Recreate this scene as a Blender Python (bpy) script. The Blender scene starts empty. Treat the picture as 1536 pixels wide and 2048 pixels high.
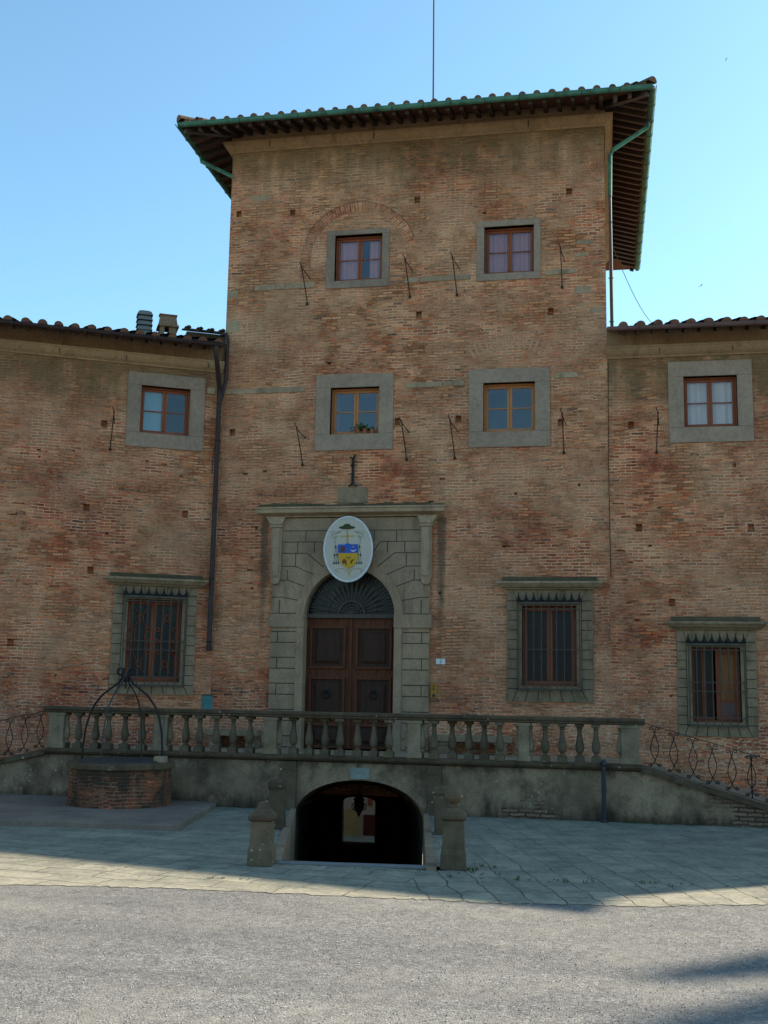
import bpy, bmesh, math, random
from math import sin, cos, pi, radians as R
from mathutils import Vector, Matrix
random.seed(7)
S = bpy.context.scene
C = S.collection

# ------------------------------------------------------------------ camera, sky, sun, exposure
F_PX, PITCH, ROLL, YAW = 2250.0, R(9.03), R(1.02), R(10.93)
cam_d = bpy.data.cameras.new('camera')
cam_d.sensor_fit = 'VERTICAL'; cam_d.sensor_height = 24.0; cam_d.sensor_width = 18.0
cam_d.lens = 24.0 * F_PX / 2048.0
cam_d.clip_start = 0.1; cam_d.clip_end = 2000
cam = bpy.data.objects.new('camera', cam_d); C.objects.link(cam)
fw = Vector((0, cos(PITCH), sin(PITCH))); up = Vector((0, -sin(PITCH), cos(PITCH))); rt = Vector((1, 0, 0))
rt, up = cos(ROLL) * rt + sin(ROLL) * up, -sin(ROLL) * rt + cos(ROLL) * up
Rz = Matrix.Rotation(YAW, 3, 'Z')
rt, up, fw = Rz @ rt, Rz @ up, Rz @ fw
M = Matrix((rt, up, -fw)).transposed().to_4x4(); M.translation = Vector((5.346, -24.0, 2.2))
cam.matrix_world = M
S.camera = cam

SUN_EL, SUN_AZ = R(34.7), math.atan2(0.81, 0.59)          # azimuth measured from +Y towards +X
world = bpy.data.worlds.new('World'); S.world = world; world.use_nodes = True
wn = world.node_tree.nodes; wn.clear()
sky = wn.new('ShaderNodeTexSky'); sky.sky_type = 'NISHITA'; sky.sun_disc = False
sky.sun_elevation = SUN_EL; sky.sun_rotation = SUN_AZ; sky.altitude = 150
sky.air_density = 1.0; sky.dust_density = 0.6; sky.ozone_density = 1.6
bg = wn.new('ShaderNodeBackground'); bg.inputs['Strength'].default_value = 0.12
wo = wn.new('ShaderNodeOutputWorld')
wm_ = wn.new('ShaderNodeMix'); wm_.data_type = 'RGBA'; wm_.blend_type = 'MULTIPLY'; wm_.inputs[0].default_value = 1.0; wm_.inputs[7].default_value = (.78, 1.0, .95, 1)
hsv = wn.new('ShaderNodeHueSaturation'); hsv.inputs['Saturation'].default_value = 1.0
world.node_tree.links.new(sky.outputs[0], hsv.inputs['Color']); world.node_tree.links.new(hsv.outputs[0], wm_.inputs[6])
world.node_tree.links.new(wm_.outputs[2], bg.inputs[0]); world.node_tree.links.new(bg.outputs[0], wo.inputs[0])
sun_d = bpy.data.lights.new('sun', 'SUN'); sun_d.energy = 4.6; sun_d.angle = R(0.8); sun_d.color = (1.0, 0.87, 0.70)
sun = bpy.data.objects.new('sun', sun_d); C.objects.link(sun)
to_sun = Vector((sin(SUN_AZ) * cos(SUN_EL), cos(SUN_AZ) * cos(SUN_EL), sin(SUN_EL)))
sun.rotation_euler = to_sun.to_track_quat('Z', 'Y').to_euler(); sun.location = to_sun * 60
vs = S.view_settings
vs.view_transform = 'Standard'; vs.look = 'None'; vs.exposure = 1.25; vs.gamma = 1.0; vs.use_curve_mapping = False
S.cycles.max_bounces = 6; S.cycles.transparent_max_bounces = 8

# ------------------------------------------------------------------ material helpers
class NT:
    def __init__(s, name):
        s.mat = bpy.data.materials.new(name); s.mat.use_nodes = True
        s.t = s.mat.node_tree; s.b = s.t.nodes['Principled BSDF']
        s.out = s.t.nodes['Material Output']
    def set(s, n, k, v):
        if isinstance(v, bpy.types.NodeSocket): s.t.links.new(v, n.inputs[k])
        elif v is not None:
            if hasattr(n.inputs[k].default_value, '__len__') and len(n.inputs[k].default_value) == 4 and len(v) == 3: v = (*v, 1)
            n.inputs[k].default_value = v
    def node(s, kind, ins=None, **kw):
        n = s.t.nodes.new(kind)
        for k, v in kw.items(): setattr(n, k, v)
        for k, v in (ins or {}).items(): s.set(n, k, v)
        return n
    def coord(s, which='Object'):
        return s.node('ShaderNodeTexCoord').outputs[which]
    def math(s, op, a, b=None, c=None, clamp=False):
        n = s.node('ShaderNodeMath', operation=op, use_clamp=clamp)
        s.set(n, 0, a)
        if b is not None: s.set(n, 1, b)
        if c is not None: s.set(n, 2, c)
        return n.outputs[0]
    def sep(s, v):
        n = s.node('ShaderNodeSeparateXYZ', {0: v}); return n.outputs
    def comb(s, x, y, z=0.0):
        return s.node('ShaderNodeCombineXYZ', {0: x, 1: y, 2: z}).outputs[0]
    def vmath(s, op, a, b):
        n = s.node('ShaderNodeVectorMath', operation=op); s.set(n, 0, a); s.set(n, 1, b); return n.outputs[0]
    def noise(s, vec, scale, detail=4, rough=0.55, out=0):
        return s.node('ShaderNodeTexNoise', {'Vector': vec, 'Scale': scale, 'Detail': detail, 'Roughness': rough}).outputs[out]
    def ramp(s, fac, stops, interp='LINEAR'):
        n = s.node('ShaderNodeValToRGB', {0: fac}); cr = n.color_ramp; cr.interpolation = interp
        while len(cr.elements) < len(stops): cr.elements.new(0.5)
        for e, (p, c) in zip(cr.elements, stops):
            e.position = p; e.color = (*c, 1) if len(c) == 3 else c
        return n.outputs[0]
    def lin(s, v, a, b, lo=0.0, hi=1.0):
        return s.node('ShaderNodeMapRange', {0: v, 1: a, 2: b, 3: lo, 4: hi}).outputs[0]
    def mix(s, f, a, b, mode='MIX'):
        n = s.node('ShaderNodeMix', data_type='RGBA', blend_type=mode)
        s.set(n, 0, f); s.set(n, 6, a); s.set(n, 7, b); return n.outputs[2]
    def bump(s, h, strength=0.4, dist=0.01):
        n = s.node('ShaderNodeBump', {'Height': h, 'Strength': strength, 'Distance': dist}); s.set(s.b, 'Normal', n.outputs[0])
    def fin(s, col, rough=0.85, metal=0.0, spec=0.3):
        s.set(s.b, 'Base Color', col); s.set(s.b, 'Roughness', rough); s.set(s.b, 'Metallic', metal)
        s.set(s.b, 'Specular IOR Level', spec); return s.mat

BUFF, ORNG, RED, DARK, LIME = (.40, .200, .105), (.39, .135, .058), (.29, .075, .040), (.075, .048, .044), (.45, .31, .20)

def brick_mat(name, stain_z=None, red=0.0, uv=False, smear=0.0, moss=False, course=.066, portal=False):
    n = NT(name)
    if uv: vec = n.coord('UV')
    else:
        o = n.sep(n.coord('Object')); nn = n.sep(n.coord('Normal'))
        side = n.math('GREATER_THAN', n.math('ABSOLUTE', nn[0]), 0.6)
        h = n.math('ADD', n.math('MULTIPLY', o[0], n.math('SUBTRACT', 1.0, side)), n.math('MULTIPLY', o[1], side))
        vec = n.comb(h, o[2])
    xy = n.sep(vec)
    wob = n.noise(vec, .9, 2); wob2 = n.noise(vec, 7, 2)
    dz = n.math('ADD', n.math('MULTIPLY', n.math('SUBTRACT', wob, .5), .11), n.math('MULTIPLY', n.math('SUBTRACT', wob2, .5), .022))
    dx = n.math('MULTIPLY', n.math('SUBTRACT', wob2, .5), .05)
    bv = n.comb(n.math('ADD', xy[0], dx), n.math('ADD', xy[1], dz))
    def bricks(w, h, v, mort):
        b = n.node('ShaderNodeTexBrick', {'Vector': v, 'Color1': (0, 0, 0), 'Color2': (1, 1, 1), 'Mortar': (.5, .5, .5), 'Scale': 1.0,
                   'Mortar Size': mort, 'Mortar Smooth': .35, 'Bias': 0.0, 'Brick Width': w, 'Row Height': h})
        b.offset = .5; b.squash = 1.0
        return n.sep(b.outputs[0])[0], b.outputs[1]
    r1, m1 = bricks(.235, course, bv, .0105)
    r2, m2 = bricks(.27, course * 1.03, n.vmath('ADD', bv, (3.17, 1.3, 0)), .014)
    patch = n.noise(vec, .40, 6, .62)
    sel = n.math('GREATER_THAN', n.noise(n.vmath('ADD', vec, (11, 4, 0)), .7, 3, .6), .55)
    rnd = n.node('ShaderNodeMix', {0: sel, 2: r1, 3: r2}).outputs[0]
    mor = n.node('ShaderNodeMix', {0: sel, 2: m1, 3: m2}).outputs[0]
    low = n.lin(xy[1], 9.0, 1.0, -.03, .16) if not uv else 0.0
    fac = n.math('ADD', n.math('MULTIPLY', rnd, .55), n.math('ADD', n.lin(patch, .36, .66, -.24, .46), n.math('ADD', red, low)))
    col = n.ramp(fac, [(0, (.43, .245, .14)), (.22, BUFF), (.46, ORNG), (.74, RED), (.93, (.19, .055, .036)), (1, (.13, .045, .035))])
    pv_ = n.math('FRACT', n.math('MULTIPLY', rnd, 13.31))
    col = n.mix(1.0, col, n.ramp(pv_, [(0, (.55, .53, .54)), (.35, (.93, .93, .93)), (.7, (1.10, 1.10, 1.08)), (1, (1.5, 1.52, 1.55))]), 'MULTIPLY')
    odd = n.math('GREATER_THAN', n.math('FRACT', n.math('MULTIPLY', rnd, 37.7)), .978)
    col = n.mix(n.math('MULTIPLY', odd, .8), col, DARK)
    # old lime pointing smeared over the bricks in drifts
    sv = n.comb(n.math('MULTIPLY', xy[0], .8), n.math('MULTIPLY', xy[1], 1.3))
    sm = n.noise(n.vmath('ADD', sv, (5, 9, 0)), 1.15, 7, .68)
    fine = n.noise(n.comb(n.math('MULTIPLY', xy[0], 5.0), n.math('MULTIPLY', xy[1], 15.0)), 1.6, 4, .7)
    big = n.noise(n.vmath('ADD', vec, (2.7, 8.1, 0)), .42, 4, .6)
    smk = n.lin(n.math('ADD', n.math('ADD', n.math('MULTIPLY', sm, .45), n.math('MULTIPLY', big, .75)), n.math('MULTIPLY', fine, .85)), .93 - smear, 1.12 - smear)
    lime = n.mix(n.noise(vec, 3.1, 4), (.31, .215, .135), (.47, .355, .25))
    col = n.mix(n.math('MULTIPLY', smk, .66), col, lime)
    mort_c = n.mix(n.lin(n.noise(vec, 1.1, 5, .65), .42, .58), (.125, .085, .060), (.60, .47, .36))  # dark mortar tone: recess shadow of eroded joints put into the colour
    col = n.mix(n.math('MULTIPLY', mor, n.math('SUBTRACT', .88, n.math('MULTIPLY', smk, .25))), col, mort_c)
    # pock marks
    pk = n.noise(n.comb(n.math('MULTIPLY', xy[0], 8.0), n.math('MULTIPLY', xy[1], 19.0)), 1.0, 4, .65)
    col = n.mix(n.lin(pk, .61, .71, 0, .85), col, (.072, .050, .038))
    wp = n.noise(n.comb(n.math('MULTIPLY', xy[0], 9.0), n.math('MULTIPLY', n.math('ADD', xy[1], 40.0), 20.0)), 1.0, 4, .65)
    wlow = n.lin(xy[1], 3.2, 1.2, 0.0, .10) if not uv else 0.0
    wreg = n.noise(n.vmath('ADD', vec, (17, 2, 0)), .9, 4, .6)
    col = n.mix(n.lin(n.math('ADD', n.math('ADD', wp, wlow), n.math('MULTIPLY', n.math('SUBTRACT', wreg, .5), .35)), .64, .74, 0, .8), col, (.56, .47, .38))
    gr = n.noise(vec, 21, 5, .7)
    col = n.mix(1.0, col, n.ramp(gr, [(.25, (.72, .72, .72)), (.75, (1.22, 1.2, 1.18))]), 'MULTIPLY')
    wz = n.noise(n.vmath('ADD', vec, (21, 3, 0)), .38, 5, .65)
    col = n.mix(1.0, col, n.ramp(wz, [(.32, (.84, .82, .82)), (.5, (1.0, 1.0, 1.0)), (.68, (1.16, 1.15, 1.13))]), 'MULTIPLY')
    gw = n.noise(n.vmath('ADD', vec, (2, 31, 0)), .8, 6, .68)
    col = n.mix(n.lin(gw, .57, .72, 0, .28), col, (.20, .155, .115))
    col = n.mix(1.0, col, (1.14, .90, .775), 'MULTIPLY')
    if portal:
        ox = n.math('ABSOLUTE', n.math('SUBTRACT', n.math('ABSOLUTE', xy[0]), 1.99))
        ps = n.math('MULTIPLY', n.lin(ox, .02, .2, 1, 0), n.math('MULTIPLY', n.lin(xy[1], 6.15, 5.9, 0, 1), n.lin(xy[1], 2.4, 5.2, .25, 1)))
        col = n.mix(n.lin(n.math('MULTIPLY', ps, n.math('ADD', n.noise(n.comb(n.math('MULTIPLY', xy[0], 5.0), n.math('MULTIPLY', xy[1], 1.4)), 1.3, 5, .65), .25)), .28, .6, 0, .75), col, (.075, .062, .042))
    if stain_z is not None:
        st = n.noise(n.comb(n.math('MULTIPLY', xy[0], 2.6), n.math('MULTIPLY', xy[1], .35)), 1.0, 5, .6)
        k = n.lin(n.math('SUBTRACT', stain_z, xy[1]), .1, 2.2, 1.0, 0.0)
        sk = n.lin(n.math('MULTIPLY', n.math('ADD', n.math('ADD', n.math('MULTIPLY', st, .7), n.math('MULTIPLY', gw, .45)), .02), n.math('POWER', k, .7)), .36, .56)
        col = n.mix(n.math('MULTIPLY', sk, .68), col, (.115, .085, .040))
    if moss:
        mo = n.noise(vec, 2.2, 5, .65)
        col = n.mix(n.lin(mo, .32, .58, 0, .94), col, (.036, .032, .022))
        col = n.mix(n.lin(n.noise(vec, 30, 2), .72, .75, 0, .5), col, (.35, .36, .33))
    n.bump(n.math('SUBTRACT', n.math('MULTIPLY', gr, .45), n.math('ADD', n.math('MULTIPLY', mor, .55), n.math('MULTIPLY', n.lin(pk, .64, .74), .8))), .75, .014)
    return n.fin(col, .92, 0, .15)

def stone_mat(name, c1, c2, dark=(.04, .04, .032), dirt=.5, scale=3.0, lichen=0.0, rough=.85, streak=True, moss=0.0, bump=.35):
    n = NT(name); oi = n.node('ShaderNodeObjectInfo'); o = n.vmath('ADD', n.coord('Object'), n.vmath('MULTIPLY', oi.outputs['Location'], (1.7, 1.3, 0))); x = n.sep(o)
    a = n.noise(o, scale, 6, .62); b = n.noise(o, scale * 9, 4, .65)
    col = n.mix(n.lin(a, .3, .7), c1, c2)
    if streak:
        s = n.noise(n.comb(n.math('MULTIPLY', x[0], 4.0), n.math('MULTIPLY', x[1], 4.0), n.math('MULTIPLY', x[2], .7)), 1.2, 5, .65)
    else: s = n.noise(o, scale * .6, 6, .7)
    col = n.mix(n.lin(s, .52, .72, 0, dirt), col, dark)
    col = n.mix(1.0, col, n.ramp(b, [(.25, (.78, .78, .78)), (.75, (1.18, 1.18, 1.18))]), 'MULTIPLY')
    if moss: col = n.mix(n.lin(n.noise(o, 4.5, 5, .7), .5, .68, 0, moss), col, (.045, .055, .015))
    if lichen:
        v = n.node('ShaderNodeTexVoronoi', {'Vector': o, 'Scale': 9.0, 'Randomness': 1.0})
        spot = n.math('MULTIPLY', n.lin(v.outputs[0], .16, .10), n.lin(n.noise(o, 1.6, 3), .5, .6))
        col = n.mix(n.math('MULTIPLY', spot, lichen), col, (.55, .56, .52))
    big = n.noise(n.vmath('ADD', o, (3, 5, 9)), .9, 4, .6)
    col = n.mix(1.0, col, n.ramp(n.math('ADD', n.math('MULTIPLY', big, .7), n.math('MULTIPLY', oi.outputs['Random'], .3)), [(.3, (1.0, .84, .76)), (.7, (1.62, 1.37, 1.20))]), 'MULTIPLY')
    n.bump(n.math('ADD', n.math('MULTIPLY', a, .5), n.math('MULTIPLY', b, .5)), bump, .012)
    return n.fin(col, rough, 0, .25)

def plain_mat(name, c, rough=.6, metal=0.0, var=.25, spec=.35, scale=6.0, c2=None, amt=.6, bump=.12):
    n = NT(name); o = n.coord('Object')
    a = n.noise(o, scale, 5, .65)
    col = n.mix(1.0, c, n.ramp(a, [(.2, (1 - var,) * 3), (.8, (1 + var,) * 3)]), 'MULTIPLY')
    if c2: col = n.mix(n.lin(n.noise(n.vmath('ADD', o, (7, 3, 1)), scale * .8, 5, .7), .48, .68, 0, amt), col, c2)
    n.bump(a, bump, .006)
    return n.fin(col, rough, metal, spec)

def wood_mat(name, c1, c2, axis=2, rough=.55):
    n = NT(name); x = n.sep(n.coord('Object'))
    k = [9.0, 9.0, 9.0]; k[axis] = .9
    v = n.comb(*[n.math('MULTIPLY', x[i], k[i]) for i in range(3)])
    a = n.noise(v, 2.2, 6, .65)
    n.bump(a, .15, .004)
    return n.fin(n.mix(n.lin(a, .3, .7), c1, c2), rough, 0, .3)

M_ = {}
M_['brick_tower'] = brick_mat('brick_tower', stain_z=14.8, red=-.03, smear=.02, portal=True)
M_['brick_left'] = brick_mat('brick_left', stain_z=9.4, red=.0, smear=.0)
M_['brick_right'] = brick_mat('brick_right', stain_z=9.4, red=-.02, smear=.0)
M_['brick_arch'] = brick_mat('brick_arch', uv=True, red=.12, smear=-.02)
M_['brick_well'] = brick_mat('brick_well', red=.12, smear=-.02, moss=True)
M_['stone'] = stone_mat('grey_sandstone', (.205, .170, .122), (.275, .232, .168), dirt=.55, dark=(.085, .068, .048))
M_['stone_green'] = stone_mat('weathered_green_stone', (.150, .126, .086), (.225, .192, .138), dirt=.55, moss=.4, dark=(.045, .042, .028))
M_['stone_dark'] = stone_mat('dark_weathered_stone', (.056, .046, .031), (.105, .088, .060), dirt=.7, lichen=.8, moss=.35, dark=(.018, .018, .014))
M_['stone_pillar'] = stone_mat('mossy_pillar_stone', (.072, .064, .045), (.115, .103, .075), dirt=.65, moss=.45, lichen=.3, dark=(.035, .032, .022))
M_['stone_pier'] = stone_mat('streaked_pier_stone', (.135, .120, .085), (.23, .205, .155), dirt=.7, moss=.3, lichen=.3, dark=(.045, .045, .034))
M_['cornice'] = stone_mat('cornice_stone', (.205, .150, .092), (.27, .20, .128), dirt=.55, scale=2.0, dark=(.08, .065, .042))
M_['surround_plain'] = stone_mat('plain_window_stone', (.185, .158, .132), (.225, .192, .16), dirt=.4, scale=1.5, dark=(.12, .10, .075))
M_['joint'] = plain_mat('mortar_joint', (.030, .028, .022), .95)
M_['wood_door'] = wood_mat('dark_door_wood', (.052, .015, .006), (.14, .044, .016), rough=.75)
M_['wood_red'] = wood_mat('red_brown_frame_wood', (.19, .048, .020), (.27, .075, .030))
M_['wood_orange'] = wood_mat('orange_frame_wood', (.36, .135, .045), (.47, .19, .068))
M_['wood_dark'] = wood_mat('eaves_wood', (.028, .018, .013), (.055, .034, .024))
M_['terracotta'] = plain_mat('terracotta_tile', (.115, .075, .050), .95, var=.5, spec=.08, c2=(.034, .034, .022), amt=.9, scale=3.5)
M_['pianelle'] = plain_mat('eaves_brick_tiles', (.17, .075, .045), .9, var=.5, c2=(.05, .03, .022), scale=5.0)
M_['copper'] = plain_mat('verdigris_copper', (.075, .20, .145), .7, .0, var=.4, c2=(.025, .055, .045), amt=.85, scale=4.0, spec=.2)
M_['maroon'] = plain_mat('maroon_downpipe', (.030, .016, .018), .5, c2=(.045, .03, .03), scale=2.0)
M_['gutter_pink'] = plain_mat('brown_gutter', (.135, .080, .078), .5, scale=2.0)
M_['iron'] = plain_mat('wrought_iron', (.013, .013, .014), .6, .3, var=.4)
M_['iron_grey'] = plain_mat('painted_grey_iron', (.080, .070, .058), .75, .0, var=.3, spec=.15)
M_['rust'] = plain_mat('rusty_iron', (.05, .022, .014), .9, .1, c2=(.015, .012, .011))
M_['dark'] = plain_mat('dark_interior', (.012, .012, .012), .9)
M_['steel'] = plain_mat('well_cover_steel', (.075, .08, .085), .45, .6)
M_['white'] = plain_mat('white_paint', (.62, .62, .60), .5, var=.08)
M_['panel'] = plain_mat('cream_enamel', (.45, .42, .36), .45, var=.08, scale=3)
M_['rimwhite'] = plain_mat('pale_metal_rim', (.62, .62, .66), .4, var=.15)
M_['blue'] = plain_mat('heraldic_blue', (.008, .085, .42), .5, var=.1)
M_['gold'] = plain_mat('heraldic_gold', (.52, .30, .012), .5, var=.12)
M_['green'] = plain_mat('heraldic_green', (.030, .042, .008), .6)
M_['tassel'] = plain_mat('tassel_green', (.012, .045, .028), .6)
M_['cord'] = plain_mat('pale_cord', (.28, .26, .19), .6)
M_['brownred'] = plain_mat('charge_brown', (.13, .045, .012), .6)
M_['brass'] = plain_mat('brass', (.28, .15, .03), .4, .5)
M_['teal'] = plain_mat('teal_hatch_paint', (.050, .175, .170), .5, c2=(.04, .10, .10))
M_['bluepost'] = plain_mat('blue_grey_pipe', (.028, .033, .042), .5, .2)
M_['marble'] = plain_mat('pale_plaque', (.22, .25, .23), .6)
M_['ink'] = plain_mat('black_lettering', (.02, .02, .02), .6)
M_['leaf'] = plain_mat('leaf_green', (.045, .085, .018), .7, var=.5, scale=20)
M_['bark'] = plain_mat('bark', (.07, .05, .035), .9)
M_['pot'] = plain_mat('terracotta_pot', (.28, .10, .05), .8)
M_['curtain'] = plain_mat('pink_curtain', (.50, .20, .19), .9, var=.1)
M_['curtain_white'] = plain_mat('white_curtain', (.68, .50, .43), .9, var=.08)
M_['concrete'] = plain_mat('grey_concrete', (.17, .18, .18), .9)
M_['pinkbrick'] = plain_mat('chimney_brick', (.26, .16, .10), .9, c2=(.15, .07, .05))
M_['mosstop'] = stone_mat('mossy_mortar', (.10, .085, .06), (.05, .055, .025), dirt=.7, scale=7, moss=.85, streak=False)

def glass_mat():
    n = NT('window_glass')
    n.t.nodes.remove(n.b)
    tr = n.node('ShaderNodeBsdfTransparent', {0: (.80, .84, .86)})
    gl = n.node('ShaderNodeBsdfGlossy', {0: (.9, .95, 1.0), 'Roughness': .015})
    o = n.coord('Object')
    bp = n.node('ShaderNodeBump', {'Height': n.noise(o, 3.0, 2), 'Strength': .03, 'Distance': .01})
    n.set(gl, 'Normal', bp.outputs[0])
    fr = n.node('ShaderNodeFresnel', {'IOR': 1.75})
    mx = n.node('ShaderNodeMixShader', {0: fr.outputs[0], 1: tr.outputs[0], 2: gl.outputs[0]})
    n.t.links.new(mx.outputs[0], n.out.inputs[0]); return n.mat
M_['glass'] = glass_mat()
def dusty_glass():
    n = NT('dusty_glass'); o = n.coord('Object'); a = n.noise(o, 2.0, 5, .6)
    n.bump(a, .1, .004); return n.fin(n.mix(a, (.004, .006, .009), (.012, .015, .019)), n.lin(a, .3, .7, .22, .4), 0, .28)
M_['dusty'] = dusty_glass()

def plaster_mat():
    n = NT('stained_terrace_plaster'); o = n.coord('Object'); x = n.sep(o)
    a = n.noise(o, .85, 6, .65); b = n.noise(n.vmath('ADD', o, (4, 8, 2)), 2.3, 6, .7)
    col = n.mix(n.lin(a, .34, .66), (.130, .106, .078), (.34, .28, .205))
    col = n.mix(n.lin(b, .46, .68, 0, .70), col, (.038, .031, .022))
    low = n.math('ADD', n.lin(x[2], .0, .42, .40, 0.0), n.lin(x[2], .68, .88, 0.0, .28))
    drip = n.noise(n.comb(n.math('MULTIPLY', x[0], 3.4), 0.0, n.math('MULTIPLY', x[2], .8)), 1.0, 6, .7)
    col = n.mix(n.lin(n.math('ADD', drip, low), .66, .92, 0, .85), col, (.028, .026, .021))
    # plaster lost: old brickwork showing
    br = n.node('ShaderNodeTexBrick', {'Vector': n.comb(n.math('ADD', x[0], n.math('MULTIPLY', n.noise(o, 6, 2), .08)), n.math('ADD', x[2], n.math('MULTIPLY', n.noise(o, 4, 2), .07))),
                 'Color1': (.24, .18, .14), 'Color2': (.13, .085, .065), 'Mortar': (.055, .045, .036), 'Scale': 1.0, 'Mortar Size': .014, 'Brick Width': .27, 'Row Height': .07})
    lost = n.lin(n.math('ADD', n.noise(n.vmath('ADD', o, (1.3, 0, 7.7)), .75, 5, .6), n.lin(x[0], 3.0, 8.0, -.06, .10)), .56, .62)
    col = n.mix(lost, col, br.outputs[0])
    v = n.node('ShaderNodeTexVoronoi', {'Vector': o, 'Scale': 11.0})
    spot = n.math('MULTIPLY', n.lin(v.outputs[0], .2, .12), n.lin(n.math('ADD', n.noise(o, 1.3, 3), n.lin(x[0], -3.5, -6, -.02, .16)), .55, .62))
    col = n.mix(n.math('MULTIPLY', spot, .85), col, (.42, .43, .40))
    col = n.mix(1.0, col, (1.02, .90, .79), 'MULTIPLY')
    f = n.noise(o, 26, 5, .7)
    col = n.mix(1.0, col, n.ramp(f, [(.25, (.75, .75, .75)), (.75, (1.2, 1.2, 1.2))]), 'MULTIPLY')
    n.bump(n.math('ADD', n.math('MULTIPLY', f, .4), n.math('SUBTRACT', b, lost)), .5, .02)
    return n.fin(col, .92, 0, .2)
M_['plaster'] = plaster_mat()

def paving_mat():
    n = NT('stone_paving'); o = n.coord('Object'); x = n.sep(o)
    w = n.noise(o, 1.1, 3)
    wv = n.vmath('ADD', o, n.comb(n.math('MULTIPLY', n.math('SUBTRACT', w, .5), .22), n.math('MULTIPLY', n.math('SUBTRACT', n.noise(n.vmath('ADD', o, (9, 2, 0)), 1.4, 3), .5), .22)))
    def slabs(ang, bw, rh, off):
        mp = n.node('ShaderNodeMapping', {'Vector': wv, 'Location': off, 'Rotation': (0, 0, ang)})
        b = n.node('ShaderNodeTexBrick', {'Vector': mp.outputs[0], 'Color1': (0, 0, 0), 'Color2': (1, 1, 1), 'Mortar': (.5, .5, .5), 'Scale': 1.0,
              'Mortar Size': .011, 'Mortar Smooth': .3, 'Brick Width': bw, 'Row Height': rh})
        b.offset = .43; b.squash = .8; b.squash_frequency = 3
        return n.sep(b.outputs[0])[0], b.outputs[1]
    ra, ma = slabs(R(9), .78, .40, (0, 0, 0)); rb, mb = slabs(R(74), .72, .37, (.3, .2, 0))
    sel = n.math('GREATER_THAN', n.math('ADD', x[0], n.math('MULTIPLY', x[1], .12)), 1.9)
    rn = n.node('ShaderNodeMix', {0: sel, 2: ra, 3: rb}).outputs[0]; mo = n.node('ShaderNodeMix', {0: sel, 2: ma, 3: mb}).outputs[0]
    col = n.ramp(rn, [(0, (.215, .212, .180)), (.5, (.25, .242, .206)), (1, (.29, .278, .235))])
    a = n.noise(o, 2.0, 6, .68); s = n.noise(n.comb(n.math('MULTIPLY', x[0], 1.6), n.math('MULTIPLY', x[1], 3.0)), 3.2, 6, .75)
    col = n.mix(n.lin(a, .42, .64, 0, .8), col, (.115, .122, .112))
    a2 = n.noise(n.comb(n.math('MULTIPLY', x[0], 3.5), n.math('MULTIPLY', x[1], 9.0)), 1.5, 6, .8)
    col = n.mix(n.lin(a2, .54, .68, 0, .6), col, (.085, .092, .092))
    col = n.mix(n.lin(s, .55, .72, 0, .6), col, (.38, .36, .31))
    mo = n.math('MULTIPLY', mo, n.lin(n.math('ADD', x[1], n.math('MULTIPLY', n.noise(o, 1.3, 4, .7), 5.0)), -5.2, -7.6, .5, 1.0))
    dust = n.lin(n.math('ADD', x[1], n.math('MULTIPLY', n.noise(o, .8, 4), .9)), -10.7, -11.9)
    col = n.mix(n.math('MULTIPLY', dust, .8), col, (.33, .305, .265))
    mcol = n.mix(n.lin(n.noise(o, 1.7, 4, .7), .50, .60), (.085, .078, .065), (.040, .060, .018))
    col = n.mix(n.math('MULTIPLY', mo, n.math('SUBTRACT', .95, n.math('MULTIPLY', dust, .35))), col, mcol)
    f = n.noise(o, 14, 6, .78)
    col = n.mix(1.0, col, n.ramp(f, [(.3, (.76, .74, .66)), (.7, (1.40, 1.36, 1.20))]), 'MULTIPLY')
    n.bump(n.math('SUBTRACT', n.math('ADD', n.math('MULTIPLY', a, .5), n.math('MULTIPLY', f, .25)), mo), .6, .025)
    return n.fin(col, .8, 0, .3)
M_['paving'] = paving_mat()

def gravel_mat():
    n = NT('gravel'); o = n.coord('Object'); x_ = n.sep(o)
    v = n.node('ShaderNodeTexVoronoi', {'Vector': o, 'Scale': 52.0})
    v2 = n.node('ShaderNodeTexVoronoi', {'Vector': o, 'Scale': 120.0})
    cr = n.sep(v.outputs['Color'])[0]; cr2 = n.sep(v2.outputs['Color'])[1]
    col = n.ramp(n.math('ADD', n.math('MULTIPLY', cr, .6), n.math('MULTIPLY', cr2, .4)), [(.1, (.082, .080, .079)), (.45, (.148, .143, .139)), (.75, (.205, .198, .190)), (.95, (.37, .36, .345))])
    big = n.noise(o, .45, 6, .65); mid = n.noise(o, 2.4, 5, .65)
    col = n.mix(n.lin(n.math('ADD', n.math('MULTIPLY', big, .6), n.math('MULTIPLY', mid, .4)), .47, .62, 0, .62), col, (.225, .210, .190))
    col = n.mix(1.0, col, (.945, .965, .955), 'MULTIPLY')
    pm = n.noise(n.vmath('ADD', o, (8, 3, 0)), 5.5, 6, .75)
    col = n.mix(1.0, col, n.ramp(pm, [(.32, (.78, .78, .78)), (.5, (1.0, 1.0, 1.0)), (.7, (1.18, 1.18, 1.16))]), 'MULTIPLY')
    tr = n.noise(n.comb(n.math('MULTIPLY', n.math('ADD', x_[0], n.math('MULTIPLY', x_[1], .5)), .22), n.math('MULTIPLY', x_[1], .9)), 1.0, 4, .6)
    col = n.mix(1.0, col, n.ramp(tr, [(.35, (.84, .84, .85)), (.65, (1.12, 1.11, 1.08))]), 'MULTIPLY')
    n.bump(n.math('ADD', n.math('MULTIPLY', n.math('SUBTRACT', 1.0, v.outputs[0]), .6), n.math('MULTIPLY', mid, .6)), .8, .012)
    return n.fin(col, .9, 0, .2)
M_['gravel'] = gravel_mat()

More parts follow.
